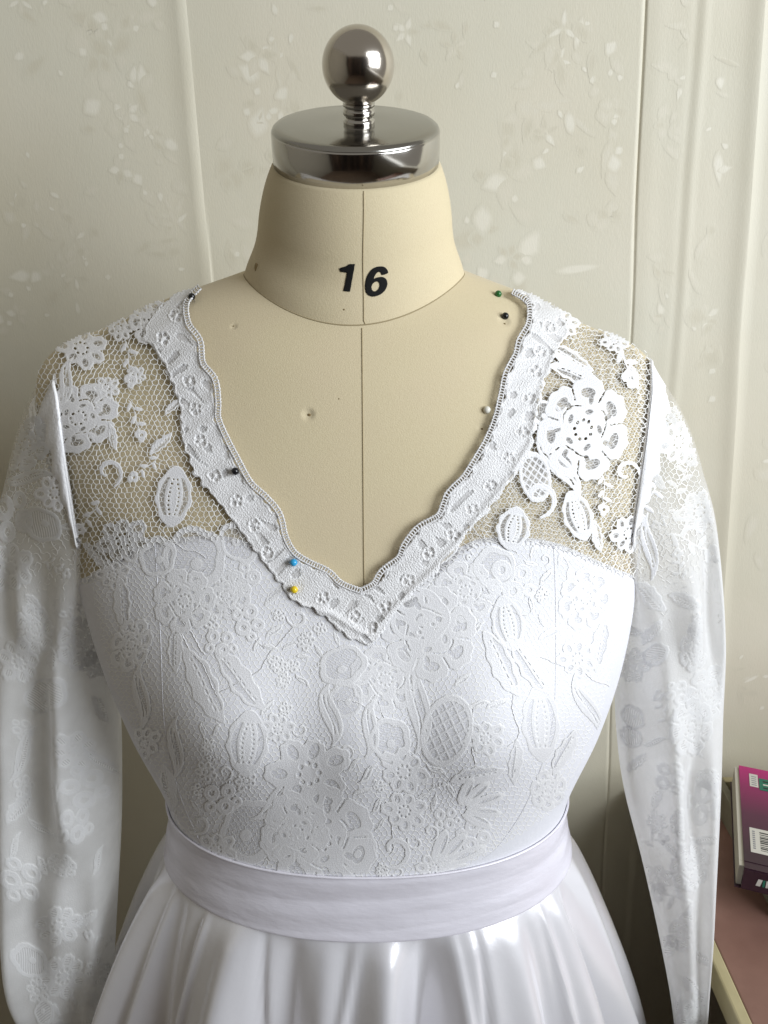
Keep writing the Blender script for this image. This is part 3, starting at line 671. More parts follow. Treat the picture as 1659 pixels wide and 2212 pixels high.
def mx_(*a):
    o = a[0]
    for b in a[1:]: o = np.maximum(o, b)
    return o
def f_rose(u, v, k=0):
    a, r = np.arctan2(v, u), np.hypot(u, v)
    sc = np.abs(np.cos(3.5*a + k)); f = (0.80 + 0.17*sc**0.6 + .02*np.cos(21*a)) - r
    w = np.full(u.shape, -9.0)
    for i in range(7):
        t = (i*math.pi - k)/3.5
        w = mx_(w, ell(u, v, .68*math.cos(t), .68*math.sin(t), .17, .10, t + 1.57), ell(u, v, .56*math.cos(t + .15), .56*math.sin(t + .15), .10, .06, t))
    for i in range(5):
        t = i*1.2566 + k + .5; w = mx_(w, ell(u, v, .34*math.cos(t), .34*math.sin(t), .10, .055, t + 1.2))
    arc = np.abs(r - (.47 + .05*np.cos(3.5*a + k))) - .014
    f = np.minimum(f, np.where(np.sin(3*a + k) > -0.2, arc, 9))
    for i in range(7):                                    # slits between the petals
        t = (i*math.pi + math.pi/2 - k)/3.5; p, q = u*math.cos(t) + v*math.sin(t), -u*math.sin(t) + v*math.cos(t)
        f = np.minimum(f, np.where((p > .56) & (p < .8), np.abs(q) - .016, 9))
    for i in range(9):
        t = i*.698 + k; f = np.minimum(f, np.hypot(u - .18*math.cos(t), v - .18*math.sin(t)) - .033)
    return f, w
def f_daisy(u, v, k=0, n=7):
    f = .34 - np.hypot(u, v); w = np.full(u.shape, -9.0)
    for i in range(n):
        t = i*6.2832/n + k; L = 1 - .12*((i*7 + int(k*10)) % 3)
        f = np.maximum(f, ell(u, v, .60*L*math.cos(t), .60*L*math.sin(t), .40*L, .29, t) + .015*np.sin(23*np.arctan2(v, u)))
        w = np.maximum(w, ell(u, v, .66*L*math.cos(t), .66*L*math.sin(t), .19, .12, t + .15))
    for i in range(8):
        t = i*.7854 + k; f = np.minimum(f, np.hypot(u - .23*math.cos(t), v - .23*math.sin(t)) - .05)
    return f, w
def f_leaf(u, v, k=0):
    c = .12*np.sin(u*1.8); wd = .32*np.sin(np.pi*np.clip((u + 1)/2, 0, 1))**.75*(1 + .10*np.sin(u*13 + k))
    f = np.minimum(wd - np.abs(v - c), 1 - np.abs(u))
    sg = 1 if k % 2 else -1
    w = np.minimum(np.minimum(wd*.72 - np.abs(v - c), .7 - np.abs(u)), sg*(v - c) - .05)
    vein = np.abs(v - c) - .018 + np.where(np.sin(u*30) > .5, .05, 0)
    return np.minimum(f, np.where(np.abs(u) < .7, vein, 9)), w
def f_bud(u, v, k=0):
    sh = np.sin(np.pi*np.clip((v + 1)/2, 0, 1)); wd = .62*sh**.6
    f = np.minimum(wd*(1 + .06*np.sin(v*11)) - np.abs(u), 1 - np.abs(v))
    w = np.minimum(np.minimum(np.abs(u) - .30*sh, .50*sh - np.abs(u)), .62 - np.abs(v))
    for sx in (-1, 1):
        for i in range(9):
            y = -.55 + i*.14; x = sx*(.05 + .12*math.sin(math.pi*(y + .6)/1.3)); f = np.minimum(f, np.hypot(u - x, (v - y)) - .035)
    return f, w
def f_ring(u, v, k=0):        # big petal: scalloped cord round a field of fine mesh
    a, r = np.arctan2(v, u), np.hypot(u, v); R_ = .86 + .09*np.abs(np.cos(2.5*a + k))
    return R_ - r, np.minimum(R_ - .22 - .06*np.cos(a + k) - r, np.hypot(u - .15, v - .1) - .16)
BER = ((-.5, -.1, .42), (.25, -.45, .38), (.35, .35, .44), (-.35, .6, .32), (.85, -.05, .28))
def f_berries(u, v, k=0):
    f = mx_(*[r - np.hypot(u - x, v - y) for x, y, r in BER])
    for x, y, r in BER: f = np.minimum(f, np.hypot((u - x), (v - y)*.8) - r*.30)
    return f, None
def f_spray(u, v, k=0):
    f = np.full(u.shape, -9.0); w = f.copy()
    for i in range(5):
        t = -.75 + i*.38; L = .95 - .12*abs(i - 2); cu, cv = -.9 + L*math.cos(t)*.95, L*math.sin(t)*.95
        f = np.maximum(f, ell(u, v, cu, cv, .62*L, .15, t)); w = np.maximum(w, ell(u, v, cu + .1, cv, .40*L, .05, t))
    return f, w
def f_scroll(u, v, k=0):
    t = np.linspace(0, 1, 26); a = t*5.2 + k; r = .18 + .72*t**.8
    return sdf_line(u, v, np.stack([r*np.cos(a), r*np.sin(a)], -1), .07 + .07*np.sin(np.pi*t) + .015*np.sin(t*50)), None
def f_branch(u, v, k=0):
    P = np.stack([np.linspace(-1, 1, 14), .18*np.sin(np.linspace(-2.2, 2.6, 14))], -1); f = sdf_line(u, v, P, .03)
    for i, (x, s_) in enumerate(((-.8, 1), (-.45, -1), (-.1, 1), (.3, -1), (.6, 1))):
        f = np.maximum(f, ell(u, v, x + .12, .18*math.sin((x + 1)*2.4 - 2.2) + s_*.20, .25, .105, s_*.9))
    f = mx_(f, .23 - np.hypot(u - .92, v - .2), .18 - np.hypot(u - .78, v - .42), .18 - np.hypot(u - 1.1, v - .38))
    return np.minimum(f, np.hypot(u - .92, v - .28) - .08), None
def f_sleaf(u, v, k=0):
    P = np.stack([.30*np.sin(np.linspace(-2.3, 2.3, 18)), np.linspace(-1, 1, 18)], -1); t = np.linspace(0, 1, 18)
    f = sdf_line(u, v, P, .03 + .25*np.sin(np.pi*t)**1.2); w = sdf_line(u, v, P + [.07, 0], .11*np.sin(np.pi*t)**2 - .03)
    return np.minimum(f, np.where(np.abs(v) < .6, np.abs(u - .30*np.sin(v*2.3) + .06) - .022, 9)), w
def f_net_patch(u, v, k=0):   # oval of diamond mesh edged by a cord
    f = 1 - np.hypot(u/.78, v/1.0); f = np.where(f > 0, f*.7, f)
    g_ = np.minimum(np.abs(np.sin((u + v)*9)), np.abs(np.sin((u - v)*9)))
    return f, np.minimum(f - .12, (g_ - .30)*.2)
SHAPES = {'lace_rose': (f_rose, 1.0), 'lace_daisy': (f_daisy, 1.02), 'lace_leaf': (f_leaf, 1.02), 'lace_bud': (f_bud, 1.02), 'lace_petal': (f_ring, 1.05), 'lace_berries': (f_berries, 1.2),
          'lace_spray': (f_spray, 1.15), 'lace_scroll': (f_scroll, 1.1), 'lace_branch': (f_branch, 1.35), 'lace_curled_leaf': (f_sleaf, 1.05), 'lace_lattice': (f_net_patch, 1.05)}
placed_motifs = []
def motif(kind, px, py, s, rot=0.0, asp=1.0, pmap=None, parent=None, k=0, h=0.00008, base=0.0024, cord=0.00010, m=None, clip=None, res=None):
    fn, ext = SHAPES[kind]; g = local((px, py), s, rot, asp); mn = s*min(1, asp)
    def field(X, Y):
        u, v = g(X, Y)
        f, w = fn(u, v, k); f = f*mn*0.9 + wob(X, Y)
        return (np.minimum(f, clip(X, Y)) if clip else f), (np.full(f.shape, -9.0) if w is None else w*mn*.9)
    e = s*ext*max(1, asp)
    o = cutout(kind, field, (px - e, py - e, px + e, py + e), pmap or MT, m or M['lace'], dress, res=res or max(1.15, min(1.7, s/26)), h=h, base=base + 0.00003*(len(placed_motifs) % 7) + (0.0008 if py < 1165 and base > .002 else 0), cord=cord, rim=2.4, ribs=rot + 0.9)
    if o is not None and parent is not None: o.parent = parent; o.matrix_parent_inverse = parent.matrix_parent_inverse
    placed_motifs.append((px, py, s*max(1, asp)))
    return o
waist_px = [(300, 1640), (343, 1735), (370, 1788), (430, 1846), (560, 1882), (700, 1894), (790, 1896), (900, 1890), (1000, 1868), (1130, 1796), (1200, 1738), (1235, 1690), (1260, 1640)]
armL = [(100, 760), (128, 850), (150, 1000), (172, 1120), (200, 1250), (250, 1500), (343, 1735)]
armR = [(1410, 740), (1400, 850), (1385, 960), (1362, 1100), (1345, 1230), (1332, 1400), (1290, 1560), (1235, 1690)]
il, al, ar, wl = [np.array(a, float) for a in (inL + inR, armL, armR, waist_px)]
neck_open = np.array(inL + inR + [(1105, 400), (432, 400)], float)
def f2(X, Y):                 # above the bust the lace runs on under the sleeve heads
    return np.minimum(X - np.interp(Y, al[:, 1], al[:, 0]) + 70, np.interp(Y, ar[:, 1], ar[:, 0]) + 40 - X)
def on_bodice(X, Y):          # >0 on the lace front: inside the armholes, above the waistband, outside the neck opening
    f = np.minimum(np.interp(X, wl[:, 0], wl[:, 1]) - Y, X - np.interp(Y, al[:, 1], al[:, 0]))
    f = np.minimum(f, np.interp(Y, ar[:, 1], ar[:, 0]) - X)
    return np.where(Y < 1260, f2(X, Y), f)
def off_trim(X, Y): return -sdf_poly(X, Y, trim_poly)
LIST = [  # left yoke
    ('lace_rose', 176, 905, 92, 1.2, .80, 2), ('lace_daisy', 272, 1165, 60, .2, 1, 0), ('lace_daisy', 182, 760, 50, .4, 1.25, 1), ('lace_bud', 380, 1072, 66, .1, .95, 0), ('lace_leaf', 352, 960, 34, -.9, 1, 1),
    ('lace_scroll', 240, 1020, 36, 1.2, 1, 1), ('lace_branch', 286, 785, 44, 1.2, 1, 0), ('lace_daisy', 298, 815, 24, .2, 1, 0), ('lace_leaf', 378, 880, 26, 2.2, 1, 0), ('lace_curled_leaf', 150, 830, 50, .5, 1, 0),
    ('lace_branch', 205, 1110, 40, 1.9, 1, 2), ('lace_rose', 335, 705, 50, .7, 1.1, 1), ('lace_petal', 345, 1200, 48, .4, .9, 2), ('lace_leaf', 220, 1200, 44, .6, 1, 0), ('lace_daisy', 262, 716, 30, .7, 1.2, 1),
    ('lace_branch', 300, 905, 40, 1.0, 1, 1), ('lace_daisy', 236, 842, 30, .4, 1, 0), ('lace_branch', 322, 1010, 36, 2.2, 1, 0), ('lace_leaf', 250, 945, 30, 1.2, 1, 1), ('lace_daisy', 118, 1010, 40, .4, .8, 0),
    # right yoke
    ('lace_rose', 1254, 930, 116, .3, .86, 3), ('lace_leaf', 1226, 780, 58, .35, 1, 0), ('lace_leaf', 1238, 812, 60, .2, 1, 1), ('lace_curled_leaf', 1202, 1005, 84, -.35, .8, 1), ('lace_bud', 1242, 1112, 56, -.3, .9, 0),
    ('lace_lattice', 1152, 1030, 54, -.2, .8, 0), ('lace_scroll', 1158, 1075, 46, .5, 1, 2), ('lace_bud', 1105, 1140, 48, .2, 1.2, 1), ('lace_branch', 1342, 770, 56, 1.0, 1, 0), ('lace_leaf', 1362, 818, 28, 1.1, 1, 1), ('lace_daisy', 1322, 745, 30, .3, 1.1, 0),
    ('lace_scroll', 1345, 1020, 32, 1.5, 1, 0), ('lace_daisy', 1348, 1150, 52, .3, .75, 1), ('lace_branch', 1298, 1062, 38, 1.3, 1, 1), ('lace_leaf', 1282, 1155, 36, 1.2, 1, 0), ('lace_petal', 1178, 900, 40, 2.2, .8, 1), ('lace_daisy', 1210, 705, 34, .7, 1.2, 1),
    # left front panel
    ('lace_petal', 424, 1204, 74, .7, 1, 0), ('lace_petal', 520, 1170, 54, 2.4, .8, 3), ('lace_rose', 402, 1296, 74, .2, .95, 1), ('lace_berries', 478, 1386, 36, .5, 1, 0), ('lace_berries', 540, 1340, 40, 1.5, 1, 0), ('lace_berries', 530, 1252, 40, 2.6, 1, 0), ('lace_rose', 490, 1285, 60, .9, .9, 2),
    ('lace_leaf', 444, 1478, 92, .95, 1, 0), ('lace_leaf', 520, 1466, 84, .75, 1, 1), ('lace_bud', 536, 1600, 70, .1, 1, 0), ('lace_daisy', 668, 1664, 98, .25, 1, 2), ('lace_petal', 742, 1436, 58, 1.2, .8, 0), ('lace_petal', 748, 1508, 44, .2, .9, 2),
    ('lace_curled_leaf', 716, 1540, 64, .2, 1.1, 0), ('lace_leaf', 384, 1400, 52, 1.4, 1, 1), ('lace_curled_leaf', 385, 1610, 66, .25, .8, 1), ('lace_rose', 690, 1806, 124, .6, 1.08, 4), ('lace_rose', 640, 1790, 78, 1.4, 1, 1), ('lace_berries', 480, 1716, 42, .3, 1, 1), ('lace_petal', 545, 1790, 72, 2.0, 1.1, 1),
    ('lace_curled_leaf', 596, 1722, 62, 1.1, .9, 0), ('lace_daisy', 470, 1830, 48, .3, 1, 0), ('lace_petal', 770, 1830, 56, .5, .8, 1), ('lace_daisy', 600, 1570, 40, .5, 1, 2),
    # right front panel
    ('lace_rose', 925, 1364, 112, 2.4, .95, 0), ('lace_petal', 905, 1330, 66, .4, 1.1, 1), ('lace_rose', 832, 1465, 74, .5, 1.1, 2), ('lace_rose', 1003, 1276, 70, .2, 1, 1), ('lace_berries', 1100, 1250, 54, .6, 1, 0), ('lace_petal', 1066, 1225, 50, .6, 1, 3), ('lace_bud', 1094, 1345, 62, -.2, .9, 1), ('lace_leaf', 1080, 1432, 80, .95, 1, 0),
    ('lace_leaf', 1140, 1436, 78, .80, 1, 1), ('lace_bud', 1163, 1558, 84, -.05, .76, 0), ('lace_curled_leaf', 903, 1520, 98, .25, .9, 0), ('lace_daisy', 1046, 1590, 46, .2, 1, 1), ('lace_lattice', 965, 1574, 78, .3, .9, 1), ('lace_curled_leaf', 800, 1570, 60, .4, 1, 1), ('lace_petal', 842, 1592, 50, .9, 1, 1),
    ('lace_spray', 1046, 1722, 76, -.35, 1, 0), ('lace_berries', 962, 1760, 30, .3, 1, 0), ('lace_berries', 1022, 1800, 40, 1.2, 1, 0), ('lace_spray', 1000, 1842, 90, -.45, 1, 0), ('lace_leaf', 1030, 1668, 60, -.35, 1, 0), ('lace_daisy', 870, 1660, 60, .9, 1, 2),
    ('lace_daisy', 872, 1745, 52, .6, 1, 0), ('lace_scroll', 850, 1830, 44, 2, 1, 1), ('lace_leaf', 905, 1262, 48, -.9, 1, 0), ('lace_leaf', 1110, 1640, 48, 1.5, 1, 1), ('lace_daisy', 935, 1870, 40, .5, 1, 0),
    # side panels
    ('lace_leaf', 270, 1300, 60, 1.3, 1, 0), ('lace_rose', 290, 1390, 64, .4, .7, 2), ('lace_curled_leaf', 312, 1500, 70, .2, .8, 0), ('lace_daisy', 318, 1600, 46, .4, .8, 1), ('lace_leaf', 370, 1700, 56, 1.2, 1, 1), ('lace_daisy', 250, 1240, 40, .4, 1, 1),
    ('lace_rose', 1260, 1290, 74, .4, .8, 1), ('lace_leaf', 1290, 1390, 60, 1.6, 1, 0), ('lace_daisy', 1240, 1420, 50, .4, .9, 0), ('lace_curled_leaf', 1262, 1520, 70, -.2, .8, 1), ('lace_leaf', 1214, 1620, 54, 1.9, 1, 1), ('lace_rose', 1180, 1700, 50, .3, .8, 2), ('lace_branch', 1230, 1230, 50, .8, 1, 0)]
both = lambda X, Y: np.minimum(np.minimum(on_bodice(X, Y), off_trim(X, Y) + 3), -sdf_poly(X, Y, neck_open))
for kind, px, py, s_, rot, asp, k in LIST: motif(kind, px, py, s_, rot, asp, k=k, clip=both)
r = random.Random(21)
princessL = [(338, 1168), (346, 1280), (353, 1400), (360, 1550), (374, 1640), (398, 1725), (430, 1800), (452, 1846)]
princessR = [(1192, 1172), (1196, 1300), (1195, 1430), (1190, 1540), (1168, 1640), (1128, 1740), (1075, 1820), (1040, 1850)]
pl, pr = np.array(princessL, float), np.array(princessR, float)
n = 0
for tries in range(6000):     # small sprigs in the gaps of the front panel
    y = r.uniform(1180, 1880); x = r.uniform(350, 1190)
    if not (np.interp(y, pl[:, 1], pl[:, 0]) + 15 < x < np.interp(y, pr[:, 1], pr[:, 0]) - 10): continue
    if both(np.array([x]), np.array([y]))[0] < 14: continue
    s_ = r.uniform(15, 34)
    if any(math.hypot(x - a, y - b) < (c*.80 + s_*.7) for a, b, c in placed_motifs): continue
    motif(r.choice(['lace_leaf', 'lace_leaf', 'lace_daisy', 'lace_berries', 'lace_curled_leaf', 'lace_branch', 'lace_scroll']), x, y, s_, r.uniform(0, 6), 1, k=r.randint(0, 3), clip=both); n += 1
    if n > 95: break
# sleeves: the same flowers, dense, on cloth that hangs free
for side, pm, par, hd in ((0, ML, sleeve_l, 5), (1, MR, sleeve_r, 9)):
    rs = random.Random(hd); done = []
    fixed = [('lace_daisy', 120, 1064, 50, .4, .9, 0), ('lace_curled_leaf', 72, 900, 44, .3, .6, 0), ('lace_rose', 170, 1390, 64, .2, .8, 1)] if side == 0 else [('lace_daisy', 1464, 955, 60, .3, .72, 0), ('lace_branch', 1400, 1080, 56, 1.7, .8, 0), ('lace_curled_leaf', 1402, 1180, 72, .1, .7, 1), ('lace_rose', 1500, 1400, 54, .2, .62, 1), ('lace_rose', 1492, 1570, 70, .2, .7, 3), ('lace_rose', 1490, 1870, 60, .2, .75, 2)]
    for q in fixed: motif(q[0], q[1], q[2], q[3], q[4], q[5], pm, par, q[6], h=.00022, cord=.0001, base=.0006, m=M['lace'] if q[2] < 1220 else M['ghost']); done.append((q[1], q[2], q[3]))
    n = 0
    for tries in range(900):
        y = rs.uniform(900, 2190); xo_ = np.interp(y, [p[1] for p in (sl_o if side == 0 else sr_o)], [p[0] for p in (sl_o if side == 0 else sr_o)]); xi_ = np.interp(y, [p[1] for p in (sl_i if side == 0 else sr_i)], [p[0] for p in (sl_i if side == 0 else sr_i)])
        x = xo_ + (xi_ - xo_)*rs.uniform(.08, .92); s_ = rs.uniform(30, 72)
        if any(math.hypot(x - a, y - b) < (c + s_)*.52 for a, b, c in done): continue
        done.append((x, y, s_)); n += 1
        motif(rs.choice(['lace_leaf', 'lace_rose', 'lace_daisy', 'lace_curled_leaf', 'lace_petal', 'lace_branch', 'lace_berries']), x, y, s_, rs.uniform(0, 6), .75, pm, par, rs.randint(0, 3), h=.00013, cord=.00007, base=.0006, m=M['ghost'], res=1.6)
        if n > 40: break

# ------------------------------------------------------------------ lace: hexagonal net (threads as real ribs)
def net(x0, x1, y0, y1, w, hgt, pmap, mask, base, thick, seed, name='lace_net', parent=None, rise=.00042):
    g = np.random.default_rng(seed); dx = w/2; dy = hgt
    nx, ny = int((x1 - x0)/dx) + 1, int((y1 - y0)/dy) + 1
    I, J = np.meshgrid(np.arange(nx), np.arange(ny))
    X = x0 + I*dx; Y = y0 + J*dy + np.where((I + J) % 2 == 0, .20, -.20)*hgt
    X = X + 5*np.sin(Y*.013 + seed) + 3*np.sin(X*.021 + Y*.03) + g.normal(0, .12*w, X.shape); Y = Y + 5*np.sin(X*.017) + 3*np.sin(X*.04 - Y*.02) + g.normal(0, .11*hgt, Y.shape)
    E = [np.stack([(J*nx + I)[:, :-1].ravel(), (J*nx + I)[:, 1:].ravel()], -1)]
    up = ((I + J) % 2 == 0)[:-1]; E.append(np.stack([(J*nx + I)[:-1][up], (J*nx + I)[1:][up]], -1)); E = np.concatenate(E)
    X, Y = X.ravel(), Y.ravel(); A, B = E[:, 0], E[:, 1]
    ok = mask((X[A] + X[B])/2, (Y[A] + Y[B])/2); A, B = A[ok], B[ok]
    colb = g.random(nx*2)[(A % nx)//2] ; wv = thick*np.where(colb > .82, 1.5, 1.0)*g.uniform(.8, 1.2, len(A))
    ex, ey = X[B] - X[A], Y[B] - Y[A]; L = np.hypot(ex, ey) + 1e-9; px_, py_ = -ey/L*wv, ex/L*wv
    pts = [pmap.at(X[A] + px_, Y[A] + py_, base), pmap.at(X[A], Y[A], base + rise), pmap.at(X[A] - px_, Y[A] - py_, base), pmap.at(X[B] + px_, Y[B] + py_, base), pmap.at(X[B], Y[B], base + rise), pmap.at(X[B] - px_, Y[B] - py_, base)]
    V = np.stack(pts, 1); good = np.isfinite(V).all((1, 2)) & (np.linalg.norm(V[:, 1] - V[:, 4], axis=-1) < .011); V = V[good]; k = np.arange(len(V))[:, None]*6
    F = np.concatenate([k + np.array([[0, 1, 4, 3]]), k + np.array([[1, 2, 5, 4]])])
    return adopt(mesh(name, V.reshape(-1, 3), F, M['net'], kind='stuff'), parent or dress)
def m_front(X, Y):
    f = on_bodice(X, Y) > 2
    f &= sdf_poly(X, Y, trim_poly) < -1
    f &= ~(sdf_poly(X, Y, neck_open) > 0)
    return f & (Y > 640)
tl = np.array(top_line, float); edge_y = lambda X: np.interp(X, tl[:, 0], tl[:, 1])
m_up = lambda X, Y: m_front(X, Y) & (Y < edge_y(X) + 8)
m_lo = lambda X, Y: m_front(X, Y) & (Y >= edge_y(X) + 6)
net(30, 1450, 640, 1300, 11.8, 10.4, MT, m_up, 0.0030, 0.62, 1, rise=.0003)
net(1010, 1450, 640, 1300, 6.2, 5.4, MT, lambda X, Y: m_up(X, Y), 0.0012, 0.42, 6, rise=.0001)
net(150, 1350, 1165, 1910, 11.5, 9.0, MT, m_lo, 0.00222, 0.80, 2, rise=.00020)
o = net(0, 260, 764, 1400, 11.5, 11, ML, lambda X, Y: (rng.random(X.shape) > sm((Y - 1020)/330)) & (X > 4), 0.0004, 0.65, 3, rise=.0002); o.parent = sleeve_l; o.matrix_parent_inverse = sleeve_l.matrix_parent_inverse
o = net(1330, 1560, 750, 1400, 11.5, 11, MR, lambda X, Y: (rng.random(X.shape) > sm((Y - 1020)/360)), 0.0004, 0.65, 4, rise=.0002); o.parent = sleeve_r; o.matrix_parent_inverse = sleeve_r.matrix_parent_inverse
# princess seams
for ln, nm in ((princessL, 'princess_seam'), (princessR, 'princess_seam')):
    C = curve_pts(ln, 90); P = MT.at(C[:, 0], C[:, 1], 0.0022); P = P[np.isfinite(P[:, 0])]; V, F = tube(P, 0.0003, 6); adopt(mesh(nm, V, F, M['lining']), dress)
# outlining gimp threads wandering through the front
lst = []
for k in range(20):
    x, y = r.uniform(360, 1180), r.uniform(1190, 1860); a = r.uniform(0, 6.28); P = []
    for i in range(r.randint(10, 26)):
        a += r.gauss(0, .2); x += 9*math.cos(a); y += 9*math.sin(a); P.append((x, y))
    C = curve_pts(P, len(P)*4); C = C + 0.5*np.stack([np.sin(np.arange(len(C))*1.1), np.cos(np.arange(len(C))*1.3)], -1)
    okm = m_front(C[:, 0], C[:, 1]); 
    if not okm.all(): C = C[:np.argmin(okm)] if okm[0] else C[:0]
    if len(C) < 12: continue
    Q = MT.at(C[:, 0], C[:, 1], 0.00238)
    if np.isfinite(Q).all(): lst.append(tube(Q, .00028, 5))
V, F = join(lst); adopt(mesh('gimp_thread', V, F, M['trim'], kind='stuff'), dress)

# ------------------------------------------------------------------ pins
def pin(px, py, pmap, color, label, rad=0.0023, off=0.004):
    c = pmap.at(np.array([px]), np.array([py]), off)[0]; nrm = pmap.at(np.array([px]), np.array([py]), off + 1.0)[0] - c
    t = thing('dressmaker_pin', label, 'pin', c.tolist(), 'ball headed pins stuck in dress and form')
    q = np.linspace(-np.pi/2, np.pi/2, 13); V, F = lathe(np.stack([rad*np.cos(q) + 1e-7, rad*np.sin(q)], -1), 20)
    h = mesh('head', V, F, mat('pin_head', color, 0.12)); h.parent = t
    ax = Vector(-nrm) + Vector((0.25, 0, -0.25)); ax.normalize()
    V, F = tube(np.array([[0, 0, 0], list(ax*0.012)]), 0.0003, 6); s_ = mesh('shaft', V, F, M['chrome']); s_.parent = t
pin(1075, 638, MT, (0.02, 0.13, 0.03), 'green headed pin in the shoulder above the other pins, near the strap of lace', off=.001)
pin(1090, 685, MT, (0.01, 0.01, 0.01), 'black headed pin in bare canvas below the green pin', off=.001)
pin(1051, 886, MT, (0.80, 0.78, 0.70), 'white headed pin in bare canvas beside the lace edging', off=.001)
pin(514, 1018, MT, (0.01, 0.01, 0.012), 'black headed pin on the lace neckline trim above the blue pin', off=.006)
pin(420, 652, MT, (0.01, 0.01, 0.01), 'black headed pin at the shoulder end of the shaded trim', off=.004)
pin(637, 1211, MT, (0.04, 0.35, 0.65), 'blue headed pin in the lace neckline trim above the yellow pin', off=.006)
pin(638, 1269, MT, (0.75, 0.55, 0.02), 'yellow headed pin at the folded corner of the neckline trim', off=.006)

# ------------------------------------------------------------------ table, tray and book in the corner
TZ = CAM[2] - 0.68
tp = on_z(np.array([1540, 1581]), np.array([2010, 2209]), TZ)
ex0 = tp[1, 0] + 0.006
M['table'] = mat('pink_brown_laminate', (0.25, 0.135, 0.105), 0.45); noise_color(M['table'], (0.235, 0.125, 0.098), (0.275, 0.15, 0.118), 30, 5); noise_bump(M['table'], 300, .1, .0005)
M['cream'] = mat('cream_edging', (0.52, 0.45, 0.26), 0.5); noise_color(M['cream'], (0.46, 0.40, 0.23), (0.55, 0.48, 0.29), 25)
M['darkwood'] = mat('dark_metal', (0.03, 0.035, 0.03), 0.5)
tab = thing('table', 'pink brown table with a cream edge standing against the wall', 'table', (0.8, 0.0, 0))
V, F = box(ex0 + .012, .96, -0.32, WALL_Y - 0.012, TZ - 0.024, TZ); o = adopt(mesh('table_top', V, F, M['table'], smooth=False), tab); bevel(o, .0015)
V, F = box(ex0, ex0 + .0119, -0.332, WALL_Y - 0.012, TZ - 0.026, TZ + .001); o = adopt(mesh('edge_band', V, F, M['cream'], smooth=False), tab); bevel(o, .002)
for lx in (ex0 + .42, .9):
    for ly in (-0.28, WALL_Y - .06):
        V, F = box(lx, lx + .035, ly, ly + .035, 0, TZ - .0265); adopt(mesh('leg', V, F, M['darkwood'], smooth=False), tab)
V, F = box(ex0 + .42, .935, -0.30, -0.285, TZ - .09, TZ - .0265); adopt(mesh('apron', V, F, M['darkwood'], smooth=False), tab)
# tray: a shallow open box with a cream rim
tz0, tz1 = TZ, TZ + 0.036
b0 = on_z(1552, 1692, tz1); tx0 = b0[0]; ty1 = on_z(1560, 1685, tz1)[1] + 0.006; ty0 = ty1 - 0.185; tx1 = tx0 + 0.26
M['tray_in'] = mat('tray_brown', (0.055, 0.030, 0.020), 0.6); M['tray_out'] = mat('tray_grey', (0.24, 0.22, 0.16), 0.6); noise_color(M['tray_out'], (0.2, 0.185, 0.13), (0.27, 0.25, 0.19), 40)
tray = thing('tray', 'shallow open tray with a cream rim lying under the book', 'tray', (tx0, ty0, tz0))
def tpart(name, b, m): V, F = box(*b); return bevel(adopt(mesh(name, V, F, m, smooth=False), tray), .001)
wt = .009
tpart('bottom', (tx0 + wt, tx1 - wt, ty0 + wt, ty1 - wt, tz0, tz0 + .006), M['tray_in'])
tpart('side', (tx0, tx0 + wt, ty0, ty1, tz0, tz1), M['tray_out']); tpart('side', (tx1 - wt, tx1, ty0, ty1, tz0, tz1), M['tray_out'])
tpart('side', (tx0 + wt, tx1 - wt, ty1 - wt, ty1, tz0, tz1), M['cream']); tpart('side', (tx0 + wt, tx1 - wt, ty0, ty0 + wt, tz0, tz1), M['tray_out'])
# book lying on the tray: local frame from its traced cover corners
zc = CAM[2] - 0.612; th_b = 0.026
pA, pB = on_z(1608, 1874, zc), on_z(1596, 1653, zc)
pC = on_z(1659, 1891, zc)
vdir = pB - pA; bl = np.linalg.norm(vdir); vdir /= bl
udir = np.array([vdir[1], -vdir[0], 0]); bw = 0.24
book = thing('book', 'magenta to dark purple paperback lying face down with white labels and a barcode', 'book', (pA - [0, 0, th_b]).tolist())
def bk_m(name, b, m, dz=0):      # box given in (u along the spine, v away from it, z)
    V, F = box(*b); P = pA - np.array([0, 0, th_b]) + V[:, :1]*udir + V[:, 1:2]*vdir + V[:, 2:3]*np.array([0, 0, 1]); return adopt(mesh(name, P, F, m, smooth=False), book)
mc = mat('book_cover', (0.3, 0.02, 0.12), 0.35); n_, l_, bb_ = nodes(mc)
tc = n_.new('ShaderNodeTexCoord'); mp = n_.new('ShaderNodeMapping'); 
ang = math.atan2(vdir[1], vdir[0]); mp.vector_type = 'TEXTURE'; mp.inputs['Location'].default_value = tuple(pA); mp.inputs['Rotation'].default_value = (0, 0, ang)
mp.inputs['Scale'].default_value = (bl, bl, bl)
sx = n_.new('ShaderNodeSeparateXYZ'); cr = n_.new('ShaderNodeValToRGB'); e = cr.color_ramp.elements
e[0].position = 0.12; e[0].color = (0.035, 0.012, 0.022, 1); e[1].position = 1.0; e[1].color = (0.46, 0.016, 0.17, 1)
x_ = e.new(0.5); x_.color = (0.085, 0.014, 0.045, 1); x_ = e.new(0.78); x_.color = (0.25, 0.014, 0.10, 1)
l_.new(tc.outputs['Object'], mp.inputs[0]); l_.new(mp.outputs[0], sx.inputs[0]); l_.new(sx.outputs[0], cr.inputs[0]); l_.new(cr.outputs[0], bb_.inputs['Base Color'])
pages = mat('pages', (0.50, 0.47, 0.40), 0.8); n_, l_, bb_ = nodes(pages)
noise_bump(pages, 160, .5, .0006, 2, (.1, .1, 12))
dark = mat('book_spine', (0.035, 0.014, 0.024), 0.35); white = mat('label_paper', (0.62, 0.60, 0.55), 0.6); blk = mat('label_ink', (0.02, 0.02, 0.02), .6); grn = mat('label_green', (0.02, 0.16, 0.10), .6); gry = mat('label_grey', (0.25, 0.25, 0.27), .6)
